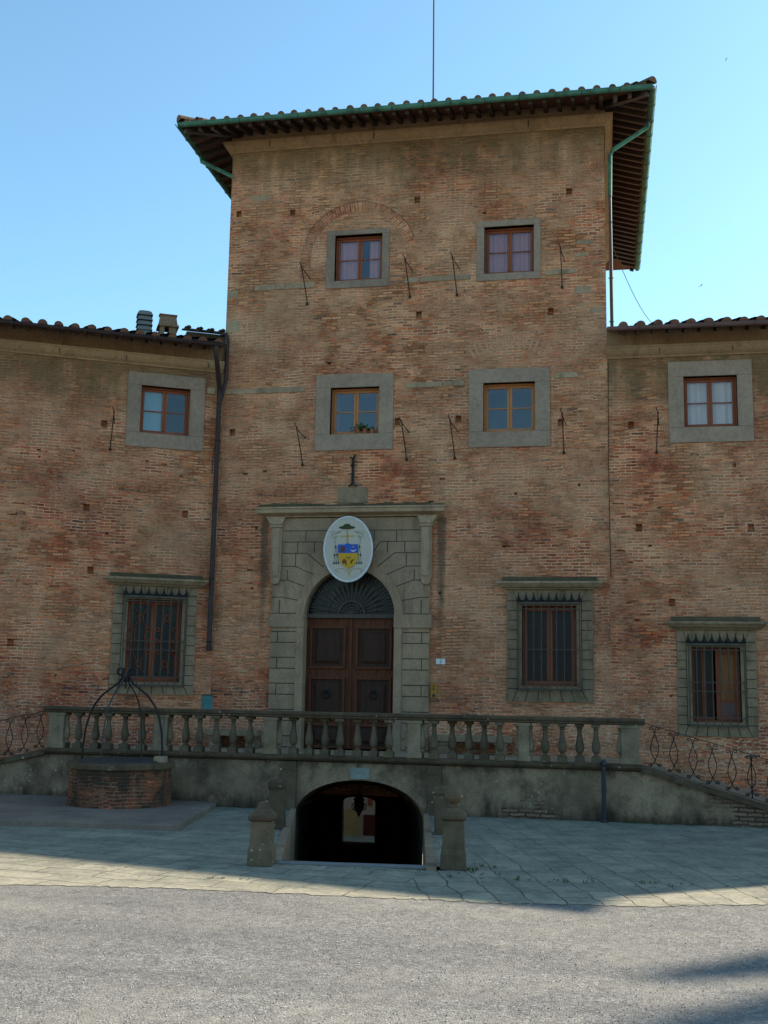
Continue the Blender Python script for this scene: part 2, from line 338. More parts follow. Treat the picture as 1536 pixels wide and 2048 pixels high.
# ------------------------------------------------------------------ mesh helpers
class MB:
    def __init__(s): s.v = []; s.f = []; s.m = []; s.uv = {}
    def add(s, vs, fs, mi=0):
        k = len(s.v); s.v += [tuple(v) for v in vs]
        for f in fs: s.f.append(tuple(i + k for i in f)); s.m.append(mi)
    def box(s, x0, x1, y0, y1, z0, z1, mi=0):
        s.add([(x0, y0, z0), (x1, y0, z0), (x1, y1, z0), (x0, y1, z0), (x0, y0, z1), (x1, y0, z1), (x1, y1, z1), (x0, y1, z1)],
              [(0, 3, 2, 1), (4, 5, 6, 7), (0, 1, 5, 4), (1, 2, 6, 5), (2, 3, 7, 6), (3, 0, 4, 7)], mi)
    def beam(s, p, q, w, h, mi=0, upv=(0, 0, 1)):
        p, q = Vector(p), Vector(q); d = (q - p).normalized(); u = Vector(upv)
        sd = d.cross(u)
        if sd.length < 1e-4: u = Vector((0, 1, 0)); sd = d.cross(u)
        sd.normalize(); u = sd.cross(d).normalized(); a, b = sd * (w / 2), u * (h / 2)
        s.add([p - a - b, p + a - b, p + a + b, p - a + b, q - a - b, q + a - b, q + a + b, q - a + b],
              [(0, 1, 2, 3), (7, 6, 5, 4), (0, 4, 5, 1), (1, 5, 6, 2), (2, 6, 7, 3), (3, 7, 4, 0)], mi)
    def tube(s, pts, r, n=6, mi=0, closed=False, caps=True):
        P = [Vector(p) for p in pts]; L = len(P); rr = r if hasattr(r, '__len__') else [r] * L
        vs = []; pu = None
        for i, p in enumerate(P):
            a = P[i - 1] if (i or closed) else p; b = P[(i + 1) % L] if (i < L - 1 or closed) else p
            d = (b - a).normalized()
            if pu is None: pu = Vector((0, 0, 1)) if abs(d.z) < .9 else Vector((1, 0, 0))
            sd = d.cross(pu).normalized(); pu = sd.cross(d).normalized()
            for k in range(n):
                t = 2 * pi * k / n; vs.append(p + sd * (cos(t) * rr[i]) + pu * (sin(t) * rr[i]))
        fs = []
        for i in range(L if closed else L - 1):
            j = (i + 1) % L
            for k in range(n): fs.append((i * n + k, i * n + (k + 1) % n, j * n + (k + 1) % n, j * n + k))
        if caps and not closed: fs += [tuple(range(n - 1, -1, -1)), tuple((L - 1) * n + k for k in range(n))]
        s.add(vs, fs, mi)
    def lathe(s, prof, n=12, c=(0, 0, 0), mi=0, a0=0.0):
        vs = []; fs = []
        for r, z in prof:
            for k in range(n):
                t = a0 + 2 * pi * k / n; vs.append((c[0] + r * cos(t), c[1] + r * sin(t), c[2] + z))
        for i in range(len(prof) - 1):
            for k in range(n): fs.append((i * n + k, i * n + (k + 1) % n, (i + 1) * n + (k + 1) % n, (i + 1) * n + k))
        fs += [tuple(range(n - 1, -1, -1)), tuple((len(prof) - 1) * n + k for k in range(n))]
        s.add(vs, fs, mi)
    def prism(s, poly, y0, y1, mi=0):                       # polygon in (x, z), front face at y0
        n = len(poly); vs = [(x, y0, z) for x, z in poly] + [(x, y1, z) for x, z in poly]
        ar = sum(poly[i][0] * poly[(i + 1) % n][1] - poly[(i + 1) % n][0] * poly[i][1] for i in range(n))
        o = list(range(n)) if ar > 0 else list(range(n - 1, -1, -1))
        fs = [tuple(o), tuple(i + n for i in reversed(o))]
        for a in range(n):
            i, j = o[a], o[(a + 1) % n]; fs.append((j, i, i + n, j + n))
        s.add(vs, fs, mi)
    def profile_x(s, prof, x0, x1, mi=0, ret=0.0):           # profile of (y, z) run along x; ret mitres the ends inwards by -y*ret
        n = len(prof); vs = [(x0 + y * ret, y, z) for y, z in prof] + [(x1 - y * ret, y, z) for y, z in prof]
        fs = [tuple(range(n)), tuple(n + i for i in range(n - 1, -1, -1))]
        for i in range(n): j = (i + 1) % n; fs.append((j, i, i + n, j + n))
        s.add(vs, fs, mi)
    def seam(s, p, q, y, w=.014, mi=1, t=.003):                # thin dark joint lying proud of a face in the plane y
        s.beam((p[0], y, p[1]), (q[0], y, q[1]), w, t * 2, mi, (0, 1, 0))
    def build(s, name, mats, parent=None, smooth=False, bevel=0.0, fix=True):
        me = bpy.data.meshes.new(name); me.from_pydata(s.v, [], s.f)
        ms = mats if isinstance(mats, (list, tuple)) else [mats]
        for m in ms: me.materials.append(M_[m] if isinstance(m, str) else m)
        if len(ms) > 1: me.polygons.foreach_set('material_index', s.m)
        if s.uv:
            uvl = me.uv_layers.new(name='UVMap')
            for l in me.loops: uvl.data[l.index].uv = s.uv.get(l.vertex_index, (0, 0))
        if smooth: me.polygons.foreach_set('use_smooth', [True] * len(me.polygons))
        if fix:
            bm = bmesh.new(); bm.from_mesh(me); bmesh.ops.recalc_face_normals(bm, faces=bm.faces); bm.to_mesh(me); bm.free()
        me.update()
        o = bpy.data.objects.new(name, me); C.objects.link(o)
        if parent is not None: o.parent = parent
        if bevel:
            b = o.modifiers.new('bevel', 'BEVEL'); b.width = bevel; b.segments = 2; b.limit_method = 'ANGLE'; b.angle_limit = R(40)
        if smooth:
            try: me.set_sharp_from_angle(angle=R(45))
            except Exception: pass
        return o

def thing(name, label, cat, loc=(0, 0, 0), rz=0.0, group=None):
    o = bpy.data.objects.new(name, None); C.objects.link(o); o.location = loc; o.rotation_euler = (0, 0, rz); o.empty_display_size = .3
    o['label'] = label; o['category'] = cat
    if group: o['group'] = group
    return o
def tag(o, label, cat, group=None):
    o['label'] = label; o['category'] = cat
    if group: o['group'] = group
    return o
def kids(o): return [c for c in C.objects if c.parent == o]
def dup(o, parent=None, **kw):
    c = o.copy(); C.objects.link(c)
    if parent is not None: c.parent = parent
    for ch in kids(o): dup(ch, c)
    for k, v in kw.items():
        if k in ('location', 'rotation_euler'): setattr(c, k, v)
        else: c[k] = v
    return c

def wall_front(mb, x0, x1, z0, z1, holes, y=0.0):
    """face in the plane y (looking to -y) with rectangular holes (hx0,hx1,hz0,hz1,depth,backmat)"""
    xs = sorted({x0, x1, *[h[0] for h in holes], *[h[1] for h in holes]}); zs = sorted({z0, z1, *[h[2] for h in holes], *[h[3] for h in holes]})
    xs = [x for x in xs if x0 <= x <= x1]; zs = [z for z in zs if z0 <= z <= z1]
    idx = {}
    def vid(i, j):
        if (i, j) not in idx: idx[(i, j)] = len(mb.v); mb.v.append((xs[i], y, zs[j]))
        return idx[(i, j)]
    for i in range(len(xs) - 1):
        for j in range(len(zs) - 1):
            cx, cz = (xs[i] + xs[i + 1]) / 2, (zs[j] + zs[j + 1]) / 2
            if any(h[0] < cx < h[1] and h[2] < cz < h[3] for h in holes): continue
            mb.f.append((vid(i, j), vid(i + 1, j), vid(i + 1, j + 1), vid(i, j + 1))); mb.m.append(0)
    for h in holes:
        a, b, c, d, dep = h[:5]; bm_ = h[5] if len(h) > 5 else 0
        mb.add([(a, y, c), (b, y, c), (b, y, d), (a, y, d), (a, y + dep, c), (b, y + dep, c), (b, y + dep, d), (a, y + dep, d)],
               [(0, 4, 5, 1), (1, 5, 6, 2), (2, 6, 7, 3), (3, 7, 4, 0)], 0)
        mb.add([(a, y + dep, c), (b, y + dep, c), (b, y + dep, d), (a, y + dep, d)], [(0, 1, 2, 3)], bm_)

def putlog(x, z, w=.13, h=.16): return (x - w / 2, x + w / 2, z - h / 2, z + h / 2, .13, 0)

def ring_rect(mb, o, i, y0, y1, mi=0):
    """rectangular frame o=(x0,x1,z0,z1) round the opening i, between y0 and y1"""
    mb.box(o[0], o[1], y0, y1, o[2], i[2], mi); mb.box(o[0], o[1], y0, y1, i[3], o[3], mi)
    mb.box(o[0], i[0], y0, y1, i[2], i[3], mi); mb.box(i[1], o[1], y0, y1, i[2], i[3], mi)

def glazing(win, op, wood, mid=.5, y=.17, sw=.055, muntin=True, gl='glass'):
    """two glazed casements inside op, as children of the window"""
    x0, x1, z0, z1 = op; xm = (x0 + x1) / 2
    pane = MB()
    for a, b in ((x0 + .035, xm), (xm, x1 - .035)):
        m = MB(); o = (a + .002, b - .002, z0 + .037, z1 - .037); i = (a + sw, b - sw, z0 + .035 + sw * 1.2, z1 - .035 - sw)
        ring_rect(m, o, i, y, y + .045)
        if muntin: zz = i[2] + (i[3] - i[2]) * mid; m.box(i[0], i[1], y + .006, y + .04, zz - .0125, zz + .0125)
        m.build('sash', wood, win, bevel=.006)
        j = [random.uniform(-.004, .004) for _ in range(4)]; pane.add([(i[0], y + .024 + j[0], i[2]), (i[1], y + .024 + j[1], i[2]), (i[1], y + .024 + j[2], i[3]), (i[0], y + .024 + j[3], i[3])], [(0, 1, 2), (0, 2, 3)])
    pane.build('pane', gl, win)

def curtain(win, x0, x1, z0, z1, y, mat, folds=7, amp=.018):
    m = MB(); n = folds * 8
    for i in range(n + 1):
        x = x0 + (x1 - x0) * i / n; d = amp * sin(i / 8 * 2 * pi) + amp * .6 * sin(i * .37)
        m.v += [(x, y + d, z0), (x, y + d * .6, z1)]
    for i in range(n): m.f.append((2 * i, 2 * i + 2, 2 * i + 3, 2 * i + 1)); m.m.append(0)
    m.build('curtain', mat, win, smooth=True, fix=False)

def small_window(parent, outer, op, wood, drapes=(), deep=.0, label=None, proud=.03):
    f = MB(); x0, x1, z0, z1 = op
    ring_rect(f, op, (x0 + .035, x1 - .035, z0 + .035, z1 - .035), .14, .23)
    win = f.build('window', wood, parent)
    if label: win['label'] = label
    s = MB(); ring_rect(s, outer, op, -proud, .139); s.build('surround', 'surround_plain', win, bevel=.01)
    glazing(win, op, wood)
    for d in drapes: curtain(win, *d)
    return win

def crest(mb, x0, x1, z, y, n):
    for k in range(n):
        x = x0 + (x1 - x0) * k / (n - 1)
        mb.lathe([(.014, 0), (.040, .02), (.044, .05), (.026, .09), (.013, .14), (.005, .21)], 6, (x, y, z))
        if k < n - 1:
            w = (x1 - x0) / (n - 1)
            mb.tube([(x + w * t, y, z + .055 - .04 * sin(pi * t)) for t in (0, .15, .3, .5, .7, .85, 1)], .018, 5)

def big_window(parent, outer, op, wood, nbars, hbars, kind='plain', label=None):
    x0, x1, z0, z1 = op; ox0, ox1, oz0, oz1 = outer
    f = MB(); ring_rect(f, op, (x0 + .035, x1 - .035, z0 + .035, z1 - .035), .19, .27)
    win = f.build('window', wood, parent)
    if label: win['label'] = label
    s = MB(); ring_rect(s, outer, op, -.035, .189)
    fx = .105                                               # smooth inner moulding
    mi_ = (x0 - fx, x1 + fx, z0 - fx * .6, z1 + fx)
    for a, b in (((mi_[0], mi_[2]), (mi_[0], mi_[3])), ((mi_[1], mi_[2]), (mi_[1], mi_[3])), ((mi_[0], mi_[3]), (mi_[1], mi_[3])), ((mi_[0], mi_[2]), (mi_[1], mi_[2]))):
        s.seam(a, b, -.035, .012)
    k = 9; hh = (mi_[3] - mi_[2]) / k
    for j in range(k + 1):
        z = mi_[2] + hh * j
        s.seam((ox0 + .01, z), (mi_[0], z), -.035, .016); s.seam((mi_[1], z), (ox1 - .01, z), -.035, .016)
    for j in range(0, 7):                                   # fanned joints above and below
        t = j / 6; xi = mi_[0] + .02 + (mi_[1] - mi_[0] - .04) * t; xo = ox0 + .19 + (ox1 - ox0 - .38) * t
        xo = xi + (xo - xi) + (t - .5) * .14
        s.seam((xi, mi_[2]), (xo, oz0 + .01), -.035, .015)
        if j in (0, 2, 4, 6): s.seam((xi, mi_[3]), (xo, oz1 - .01), -.035, .009)
    s.build('surround', ['stone_green', 'joint'], win)
    if kind == 'shutter':
        glazing(win, (x0, (x0 + x1) / 2 + .0, z0, z1), wood, .28, .215, .03, False, 'dusty')
    else: glazing(win, op, wood, .5, .215, .06, False, 'dusty')
    g = MB(); y = -.13; gx0, gx1, gz0, gz1 = x0 - .065, x1 + .065, z0 - .075, z1 + .055
    for z in (gz0, gz1): g.beam((gx0, y, z), (gx1, y, z), .035, .045 if z == gz1 else .028)
    for x in (gx0, gx1):
        g.beam((x, y, gz0), (x, y, gz1), .03, .03)
        for z in (gz0, gz1): g.beam((x, y, z), (x, -.03, z), .03, .03)
    for b in range(1, nbars + 1):
        x = gx0 + (gx1 - gx0) * b / (nbars + 1); g.tube([(x, y, gz0), (x, y, gz1)], .0125, 6)
    for t in hbars:
        z = gz0 + (gz1 - gz0) * t; g.beam((gx0, y, z), (gx1, y, z), .02, .016)
        for x in (gx0, gx1): g.beam((x, y, z), (x, -.03, z), .018, .018)
    g.build('grille', 'iron_grey', win)
    c = MB(); crest(c, gx0, gx1, gz1 + .02, y, nbars + 2); c.build('crest', 'iron', win)
    co = MB(); zc = oz1
    co.profile_x([(.05, zc), (-.10, zc), (-.12, zc + .03), (-.17, zc + .045), (-.215, zc + .10), (-.235, zc + .115), (-.235, zc + .165), (.05, zc + .205)], ox0 + .02, ox1 - .02, 0, 1.0)
    co.build('cornice', 'stone_green', win)
    mt = MB(); mt.profile_x([(-.18, zc + .18), (-.03, zc + .27), (.05, zc + .27), (.05, zc + .20)], ox0 - .10, ox1 + .10); mt.build('weathering', 'mosstop', win)
    return win

# ------------------------------------------------------------------ roof helpers
def tile_column(mb, p0, d, length, side, nrm, r=.082, step=.40):
    """one row of half-round cover tiles from the eaves point p0 up the slope d"""
    k = 0; L = 0.0
    while L < length - .12:
        l = min(step + .07, length - L)
        j = random.uniform(-.012, .012); rr = r * random.uniform(.94, 1.07); lift = random.uniform(0, .012)
        vs = []
        for (t, q, up_) in ((L - (.05 if L == 0 else 0), rr, .022 + lift), (L + l, rr * .8, .0)):
            for a in range(7):
                an = pi * a / 6
                vs.append(p0 + d * t + side * (cos(an) * q + j) + nrm * (sin(an) * q * .95 + up_ - .012))
        vs.append(p0 + d * (L - (.05 if L == 0 else 0) + .004) + nrm * (.012))
        mb.add(vs, [(a, a + 1, a + 8, a + 7) for a in range(6)], 0)
        if L == 0: mb.add([vs[a] + d * .006 for a in range(7)], [tuple(range(7))], 1)   # mortar stop in the first tile
        L += step; k += 1

def gutter(name, path, mat, parent, r=.075, hooks=.75):
    """half-round gutter along a straight path with strap brackets"""
    p, q = Vector(path[0]), Vector(path[1]); d = (q - p).normalized(); sd = d.cross(Vector((0, 0, 1))).normalized(); z = Vector((0, 0, 1))
    mb = MB(); vs = []; n = 10
    for P in (p, q):
        for rr in (r, r * .86):
            for a in range(n + 1):
                t = pi + pi * a / n; vs.append(P + sd * (cos(t) * rr) + z * (sin(t) * rr))
    m = n + 1; fs = []
    for a in range(n):
        fs += [(a, a + 1, 2 * m + a + 1, 2 * m + a), (m + a + 1, m + a, 3 * m + a, 3 * m + a + 1), (a + 1, a, m + a, m + a + 1), (2 * m + a, 2 * m + a + 1, 3 * m + a + 1, 3 * m + a)]
    fs += [(0, 2 * m, 3 * m, m), (n, m + n, 3 * m + n, 2 * m + n)]
    mb.add(vs, fs)
    mb.tube([p + sd * r, q + sd * r], .011, 6)
    L = (q - p).length; k = int(L / hooks)
    for i in range(1, k + 1):
        c = p + d * (L * i / (k + 1)) + d * random.uniform(-.08, .08)
        mb.tube([c + sd * (cos(t) * (r + .007)) + z * (sin(t) * (r + .007)) for t in [pi + pi * a / 8 for a in range(9)]], .009, 4, 1)
    return mb.build(name, [mat, 'iron_grey'], parent, smooth=True)

# ================================================================== SETTING: ground
def ax(y): return .98 + (-3.3 - y) * .211                     # centre line of the sunken passage
gravel_edge = [(-80, -30), (-30, -17.2), (-14, -14.1), (-6, -12.75), (-1.25, -12.0), (.41, -11.73), (3.02, -11.59), (4.27, -11.55), (5.83, -11.27), (7.1, -10.78), (10, -9.9), (16, -8.8), (30, -8.0), (80, -7.5)]
m = MB(); pts = [(x, y + .06, -.006) for x, y in gravel_edge]
m.add(pts + [(80, -90, -.006), (-80, -90, -.006)], [tuple(range(len(pts) + 2))[::-1]])
gr = m.build('gravel_court', 'gravel', None, fix=False); gr['kind'] = 'structure'
RL = [(1.17, -9.6), (-.31, -3.3)]; RR = [(3.31, -9.6), (2.27, -3.3)]   # outer kerb lines of the ramp
def jit(a, b, n=26):
    o = []
    for i in range(n):
        t = i / n; o.append((a[0] + (b[0] - a[0]) * t, a[1] + (b[1] - a[1]) * t + random.uniform(-.05, .05)))
    return o
edge = []
for a, b in zip(gravel_edge, gravel_edge[1:]):
    edge += jit(a, b, 24 if abs(a[0]) < 12 else 3)
edge.append(gravel_edge[-1])
le = [p for p in edge if p[0] < 2.2] + [(2.24, -11.66)]; re_ = [(2.24, -11.66)] + [p for p in edge if p[0] > 2.3]
m = MB()
def flat(pl, z): m.add([(x, y, z) for x, y in pl], [tuple(range(len(pl)))])
flat(le + [(2.24, -9.6), RL[0], RL[1], (-.31, .6), (-80, .6)], 0.0)
flat(re_ + [(80, .6), (2.27, .6), RR[1], RR[0], (2.24, -9.6)], 0.0)
pv = m.build('paving', 'paving', None); pv['kind'] = 'structure'
if pv.data.polygons[0].normal.z < 0: pv.data.flip_normals()
# ramp down into the passage
m = MB()
yy = [-9.56, -9.3, -9.3, -8.85, -8.85, -8.4, -8.4, -7.95, -7.95, -7.5, -7.5, -3.4]; zz = [0, 0, -.22, -.24, -.44, -.46, -.66, -.68, -.88, -.9, -1.08, -1.25]
for k in range(len(yy) - 1):
    a, b = yy[k], yy[k + 1]; wa, wb = 1.03 + (a + 9.6) * .03, 1.03 + (b + 9.6) * .03
    m.add([(ax(a) - wa - .1, a, zz[k]), (ax(a) + wa + .1, a, zz[k]), (ax(b) + wb + .1, b, zz[k + 1]), (ax(b) - wb - .1, b, zz[k + 1])], [(0, 1, 2, 3)])
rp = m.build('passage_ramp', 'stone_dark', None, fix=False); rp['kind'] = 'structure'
m = MB()
for sgn, A, B in ((-1, RL[0], RL[1]), (1, RR[0], RR[1])):
    ia, ib = (A[0] - sgn * .13, A[1]), (B[0] - sgn * .10, B[1] + .02)
    lo = [(*A, -1.4), (*B, -1.4), (*ib, -1.4), (*ia, -1.4)]; hi = [(*A, .035), (*B, .035), (*ib, .035), (*ia, .035)]
    m.add(lo + hi, [(0, 1, 5, 4), (1, 2, 6, 5), (2, 3, 7, 6), (3, 0, 4, 7), (4, 5, 6, 7)])
o = m.build('ramp_kerb', 'stone', None); o['kind'] = 'structure'
m = MB(); m.add([(1.26, -9.70, -.3), (3.25, -9.50, -.3), (3.25, -9.36, -.3), (1.26, -9.56, -.3), (1.26, -9.70, .03), (3.25, -9.50, .03), (3.25, -9.36, .03), (1.26, -9.56, .03)],
                 [(0, 1, 5, 4), (1, 2, 6, 5), (2, 3, 7, 6), (3, 0, 4, 7), (4, 5, 6, 7)])
o = m.build('threshold', 'concrete', None, bevel=.012); o['kind'] = 'structure'
# unseen hill added behind the viewer: darkens window reflections, bounces warm light
m = MB(); nx, ny = 60, 14; rb = random.Random(5)
for j in range(ny + 1):
    for i in range(nx + 1):
        x = -75 + 150 * i / nx; t = j / ny; hgt = 15 * (t ** .55) * (.75 + .25 * sin(x * .11) + .12 * sin(x * .31 + 1))
        m.v.append((x, -46 - 22 * t - 5 * abs(sin(x * .05)) + rb.uniform(-.8, .8), -.4 + hgt + (rb.uniform(-.9, .9) if j else 0)))
for j in range(ny):
    for i in range(nx): a = j * (nx + 1) + i; m.f.append((a, a + nx + 1, a + nx + 2, a + 1)); m.m.append(0)
o = m.build('added_unseen_hill', plain_mat('warm_bounce_ochre', (.17, .145, .075), .95, var=.5, scale=.5, c2=(.07, .075, .03)), None, fix=False); o['kind'] = 'structure'
# the low street behind the palace, seen through the passage
m = MB(); m.add([(-70, 8.6, -3.45), (70, 8.6, -3.45), (70, 160, -3.45), (-70, 160, -3.45)], [(0, 1, 2, 3)])
o = m.build('street', 'paving', None, fix=False); o['kind'] = 'structure'

# ================================================================== TOWER
tower = thing('brick_tower', 'tall square brick tower with green gutters and arched stone doorway, between two lower wings', 'tower')
TX0, TX1, TD = -3.11, 5.57, 8.4
W_TL = ((-.74, .73, 11.28, 12.68), (-.545, .565, 11.46, 12.56)); W_TR = ((2.73, 4.155, 11.28, 12.69), (2.90, 4.005, 11.445, 12.55))
W_ML = ((-.90, .88, 7.49, 9.24), (-.56, .555, 7.86, 8.935)); W_MR = ((2.57, 4.345, 7.48, 9.245), (2.89, 4.02, 7.83, 8.93))
W_G = ((3.415, 5.205, 2.03, 4.375), (3.73, 4.865, 2.36, 4.03))
def hole(op, d=.9): return (op[0], op[1], op[2], op[3], d, 1)
holes = [hole(w[1]) for w in (W_TL, W_TR, W_ML, W_MR, W_G)] + [(-1.04, 1.04, .90, 4.86, .55, 1)]
for x, z in [(-2.9, 13.25), (-1.59, 13.2), (1.36, 13.31), (4.79, 13.28), (1.43, 10.57), (4.37, 10.51), (-2.85, 7.97), (.985, 8.12), (2.34, 8.14), (4.57, 8.0), (-2.86, 10.5)]: holes.append(putlog(x, z))
for x, z, w, h in [(-2.31, 4.81, .13, .05), (-.62, 9.52, .1, .05), (2.9, 12.9, .09, .05), (1.75, 6.3, .12, .04), (-2.5, 7.0, .12, .05), (-2.05, 7.05, .1, .05), (2.0, 6.8, .12, .05), (3.6, 6.45, .06, .06), (1.97, 4.3, .07, .07), (-2.2, 5.75, .06, .08), (-2.25, 4.4, .05, .05), (4.95, 6.62, .05, .07), (3.35, 5.3, .08, .04)]:
    holes.append((x - w / 2, x + w / 2, z - h / 2, z + h / 2, .08, 0))
m = MB(); wall_front(m, TX0, TX1, 0, 15.32, holes)
m.add([(TX0, 0, 0), (TX0, TD, 0), (TX0, TD, 15.32), (TX0, 0, 15.32), (TX1, 0, 0), (TX1, TD, 0), (TX1, TD, 15.32), (TX1, 0, 15.32)], [(1, 0, 3, 2), (4, 5, 6, 7), (5, 1, 2, 6)])
m.build('wall', ['brick_tower', 'dark'], tower, fix=False)
# main cornice under the eaves: ovolo profile wrapped on front and sides
def cornice_prof(z): return [(.02, z - .03), (-.035, z - .03), (-.05, z), (-.075, z + .015), (-.12, z + .05), (-.165, z + .11), (-.185, z + .16), (-.20, z + .165), (-.20, z + .20), (.02, z + .20)]
m = MB(); pf = cornice_prof(14.80); n = len(pf)
path = [(TX0, TD, -1, 0), (TX0, 0, -1, -1), (TX1, 0, 1, -1), (TX1, TD, 1, 0)]
vs = []
for px, py, sx, sy in path:
    for y, z in pf: vs.append((px - y * sx if y < 0 else px - y * sx, py - y * sy * (-1) if sy else py, z) if False else (px + (-y) * sx, py + (-y) * sy, z))
fs = []
for i in range(3):
    for k in range(n - 1): fs.append((i * n + k, i * n + k + 1, (i + 1) * n + k + 1, (i + 1) * n + k))
m.add(vs, fs)
for x in (-2.15, .35, 3.9): m.seam((x, 14.80), (x, 14.97), -.19, .02, 1)
m.build('cornice', ['cornice', 'joint'], tower, fix=True)
# plain masonry band between cornice and rafters
m = MB(); m.box(TX0 - .03, TX1 + .03, -.03, .02, 15.003, 15.33); m.box(TX1 - .02, TX1 + .03, .022, TD, 15.003, 15.33); m.box(TX0 - .03, TX0 + .02, .022, TD, 15.003, 15.33)
m.build('frieze_band', 'cornice', tower)
# roof
EX0, EX1, EY0, EY1, EZ, SL = -4.0, 6.54, -1.09, 9.45, 15.0, .30
cxr, cyr = (EX0 + EX1) / 2, (EY0 + EY1) / 2; apex = Vector((cxr, cyr, EZ + (EX1 - EX0) / 2 * SL))
e4 = [Vector((EX0, EY0, EZ)), Vector((EX1, EY0, EZ)), Vector((EX1, EY1, EZ)), Vector((EX0, EY1, EZ))]
m = MB(); T_ = .035
top = [v + Vector((0, 0, T_)) for v in e4]; ap2 = apex + Vector((0, 0, T_))
m.add(e4 + [apex] + top + [ap2], [(1, 0, 4), (2, 1, 4), (3, 2, 4), (0, 3, 4)], 1)
m.add(e4 + [apex] + top + [ap2], [(5, 6, 9), (6, 7, 9), (7, 8, 9), (8, 5, 9), (0, 1, 6, 5), (1, 2, 7, 6), (2, 3, 8, 7), (3, 0, 5, 8)], 0)
sides = [(e4[0], e4[1]), (e4[1], e4[2]), (e4[2], e4[3]), (e4[3], e4[0])]
for a, b in sides:
    side = (b - a).normalized(); inn = Vector((-side.y, side.x, 0)); d = (inn + Vector((0, 0, SL))).normalized(); nr = side.cross(d).normalized()
    Ln = (b - a).length; cols = int(Ln / .315); sp = Ln / cols
    for k in range(cols):
        t = (k + .5) * sp; run = min(t, Ln - t)
        tile_column(m, a + side * t + Vector((0, 0, T_)) - inn * .03, d, run * math.hypot(1, SL) + .1, side, nr)
for c in e4:                                                  # hip tiles
    d = (apex - c); L = d.length; d.normalize(); side = d.cross(Vector((0, 0, 1))).normalized(); nr = side.cross(d).normalized()
    tile_column(m, c + Vector((0, 0, T_ + .075)) - d * .02, d, L, side, nr, .125)
roof = m.build('roof', ['terracotta', 'pianelle'], tower, fix=False)
def rafter(p, d, l, w=.085, h=.11):
    mb = MB(); mb.beam(p, p + d * l, w, h); return mb.build('rafter', 'wood_dark', roof)
for a, b, cnt in ((e4[0], e4[1], 35), (e4[1], e4[2], 34), (e4[3], e4[0], 26)):
    side = (b - a).normalized(); inn = Vector((-side.y, side.x, 0)); d = (inn + Vector((0, 0, SL))).normalized(); Ln = (b - a).length
    for k in range(cnt):
        t = .12 + (Ln - .24) * k / (cnt - 1); l = min(1.25, max(.12, min(t, Ln - t) - .05))
        rafter(a + side * t + inn * .05 + Vector((0, 0, -.06)), d, l)
for c in (e4[0], e4[1]):
    d = (apex - c).normalized(); rafter(c + d * .08 + Vector((0, 0, -.08)), d, 1.65, .13, .15)
G = .055
gutter('gutter', [(EX0 - G, EY0 - G, EZ + .01), (EX1 + G, EY0 - G, EZ + .01)], 'copper', tower)
gutter('gutter', [(EX1 + G, EY0 - G, EZ + .012), (EX1 + G, EY1, EZ + .012)], 'copper', tower)
gutter('gutter', [(EX0 - G, EY1, EZ + .012), (EX0 - G, EY0 - G, EZ + .012)], 'copper', tower)
m = MB(); m.tube([(6.57, .29, 14.98), (6.53, .27, 14.82), (5.76, .25, 14.32), (5.70, .25, 14.2), (5.68, .25, 13.2)], .05, 8)
m.build('downpipe', 'copper', tower, smooth=True)
m = MB(); m.tube([(5.68, .25, 13.2), (5.69, .25, 9.85)], .04, 8)
for z in (12.6, 11.3, 10.3): m.tube([(5.68 + .053 * cos(t), .25 + .053 * sin(t), z) for t in [2 * pi * k / 10 for k in range(10)]], .008, 4, closed=True)
m.build('downpipe', plain_mat('dark_lead_pipe', (.05, .055, .055), .5, .2), tower, smooth=True)
m = MB(); m.tube([(EX0 - .05, .35, 14.98), (EX0 - .03, .35, 14.83), (TX0 - .12, .45, 14.42), (TX0 - .06, .45, 14.3), (TX0 - .06, .45, 10.3)], .05, 8)
m.build('downpipe', 'copper', tower, smooth=True)
# windows
small_window(tower, *W_TL, 'wood_red', [(-.50, .02, 11.5, 12.54, .27, 'curtain', 4), (.22, .54, 11.5, 12.54, .27, 'curtain', 3)], label='top left window with parted pink curtains')
small_window(tower, *W_TR, 'wood_red', [(2.94, 3.42, 11.49, 12.53, .27, 'curtain', 5), (3.47, 3.98, 11.49, 12.53, .27, 'curtain', 5)], label='top right window with drawn pink curtains')
small_window(tower, *W_ML, 'wood_orange', label='middle left window with orange wood frame and pots on its sill')
small_window(tower, *W_MR, 'wood_orange', label='middle right window with orange wood frame')
big_window(tower, *W_G, 'wood_red', 7, (.08, .46, .93), label='ground floor window behind an iron grille with spear crest')
# string course stones, quoins, blind arch, tie anchor
for x0, x1, z in ((-2.45, -1.72, 11.39), (-1.70, -1.02, 11.39), (1.08, 1.42, 11.39), (1.44, 2.60, 11.40), (4.25, 4.90, 11.41), (TX0 + .02, -1.16, 8.93), (1.16, 1.98, 8.94), (2.0, 2.47, 8.95), (4.45, 4.95, 9.05)):
    m = MB(); h = .065
    m.prism([(x0, z - h), (x1 - .03, z - h + .006), (x1, z - h * .3), (x1 - .02, z + h), (x0 + .02, z + h - .008)], -.022, .02)
    m.build('string_course', 'stone', tower, bevel=.008)
for x0, x1, z0, z1 in ((-3.105, -2.78, 10.35, 10.62), (-3.105, -2.85, 11.2, 11.36), (-2.6, -2.15, 13.55, 13.68), (4.95, 5.3, 12.02, 12.12), (4.9, 5.25, 10.9, 11.05), (5.2, 5.5, 10.45, 10.55), (4.9, 5.2, 11.75, 11.83)):
    m = MB(); m.box(x0, x1, -.006, .02, z0, z1); m.build('quoin_stone', 'stone', tower, bevel=.006)
m = MB()
ro, ri, zc = 1.36, 1.12, 12.0; pts = [(ro, 11.5), (ro, 11.75)] + [(ro * cos(t), zc + ro * sin(t)) for t in [pi * k / 40 for k in range(41)]] + [(-ro, 11.75), (-ro, 11.5)]
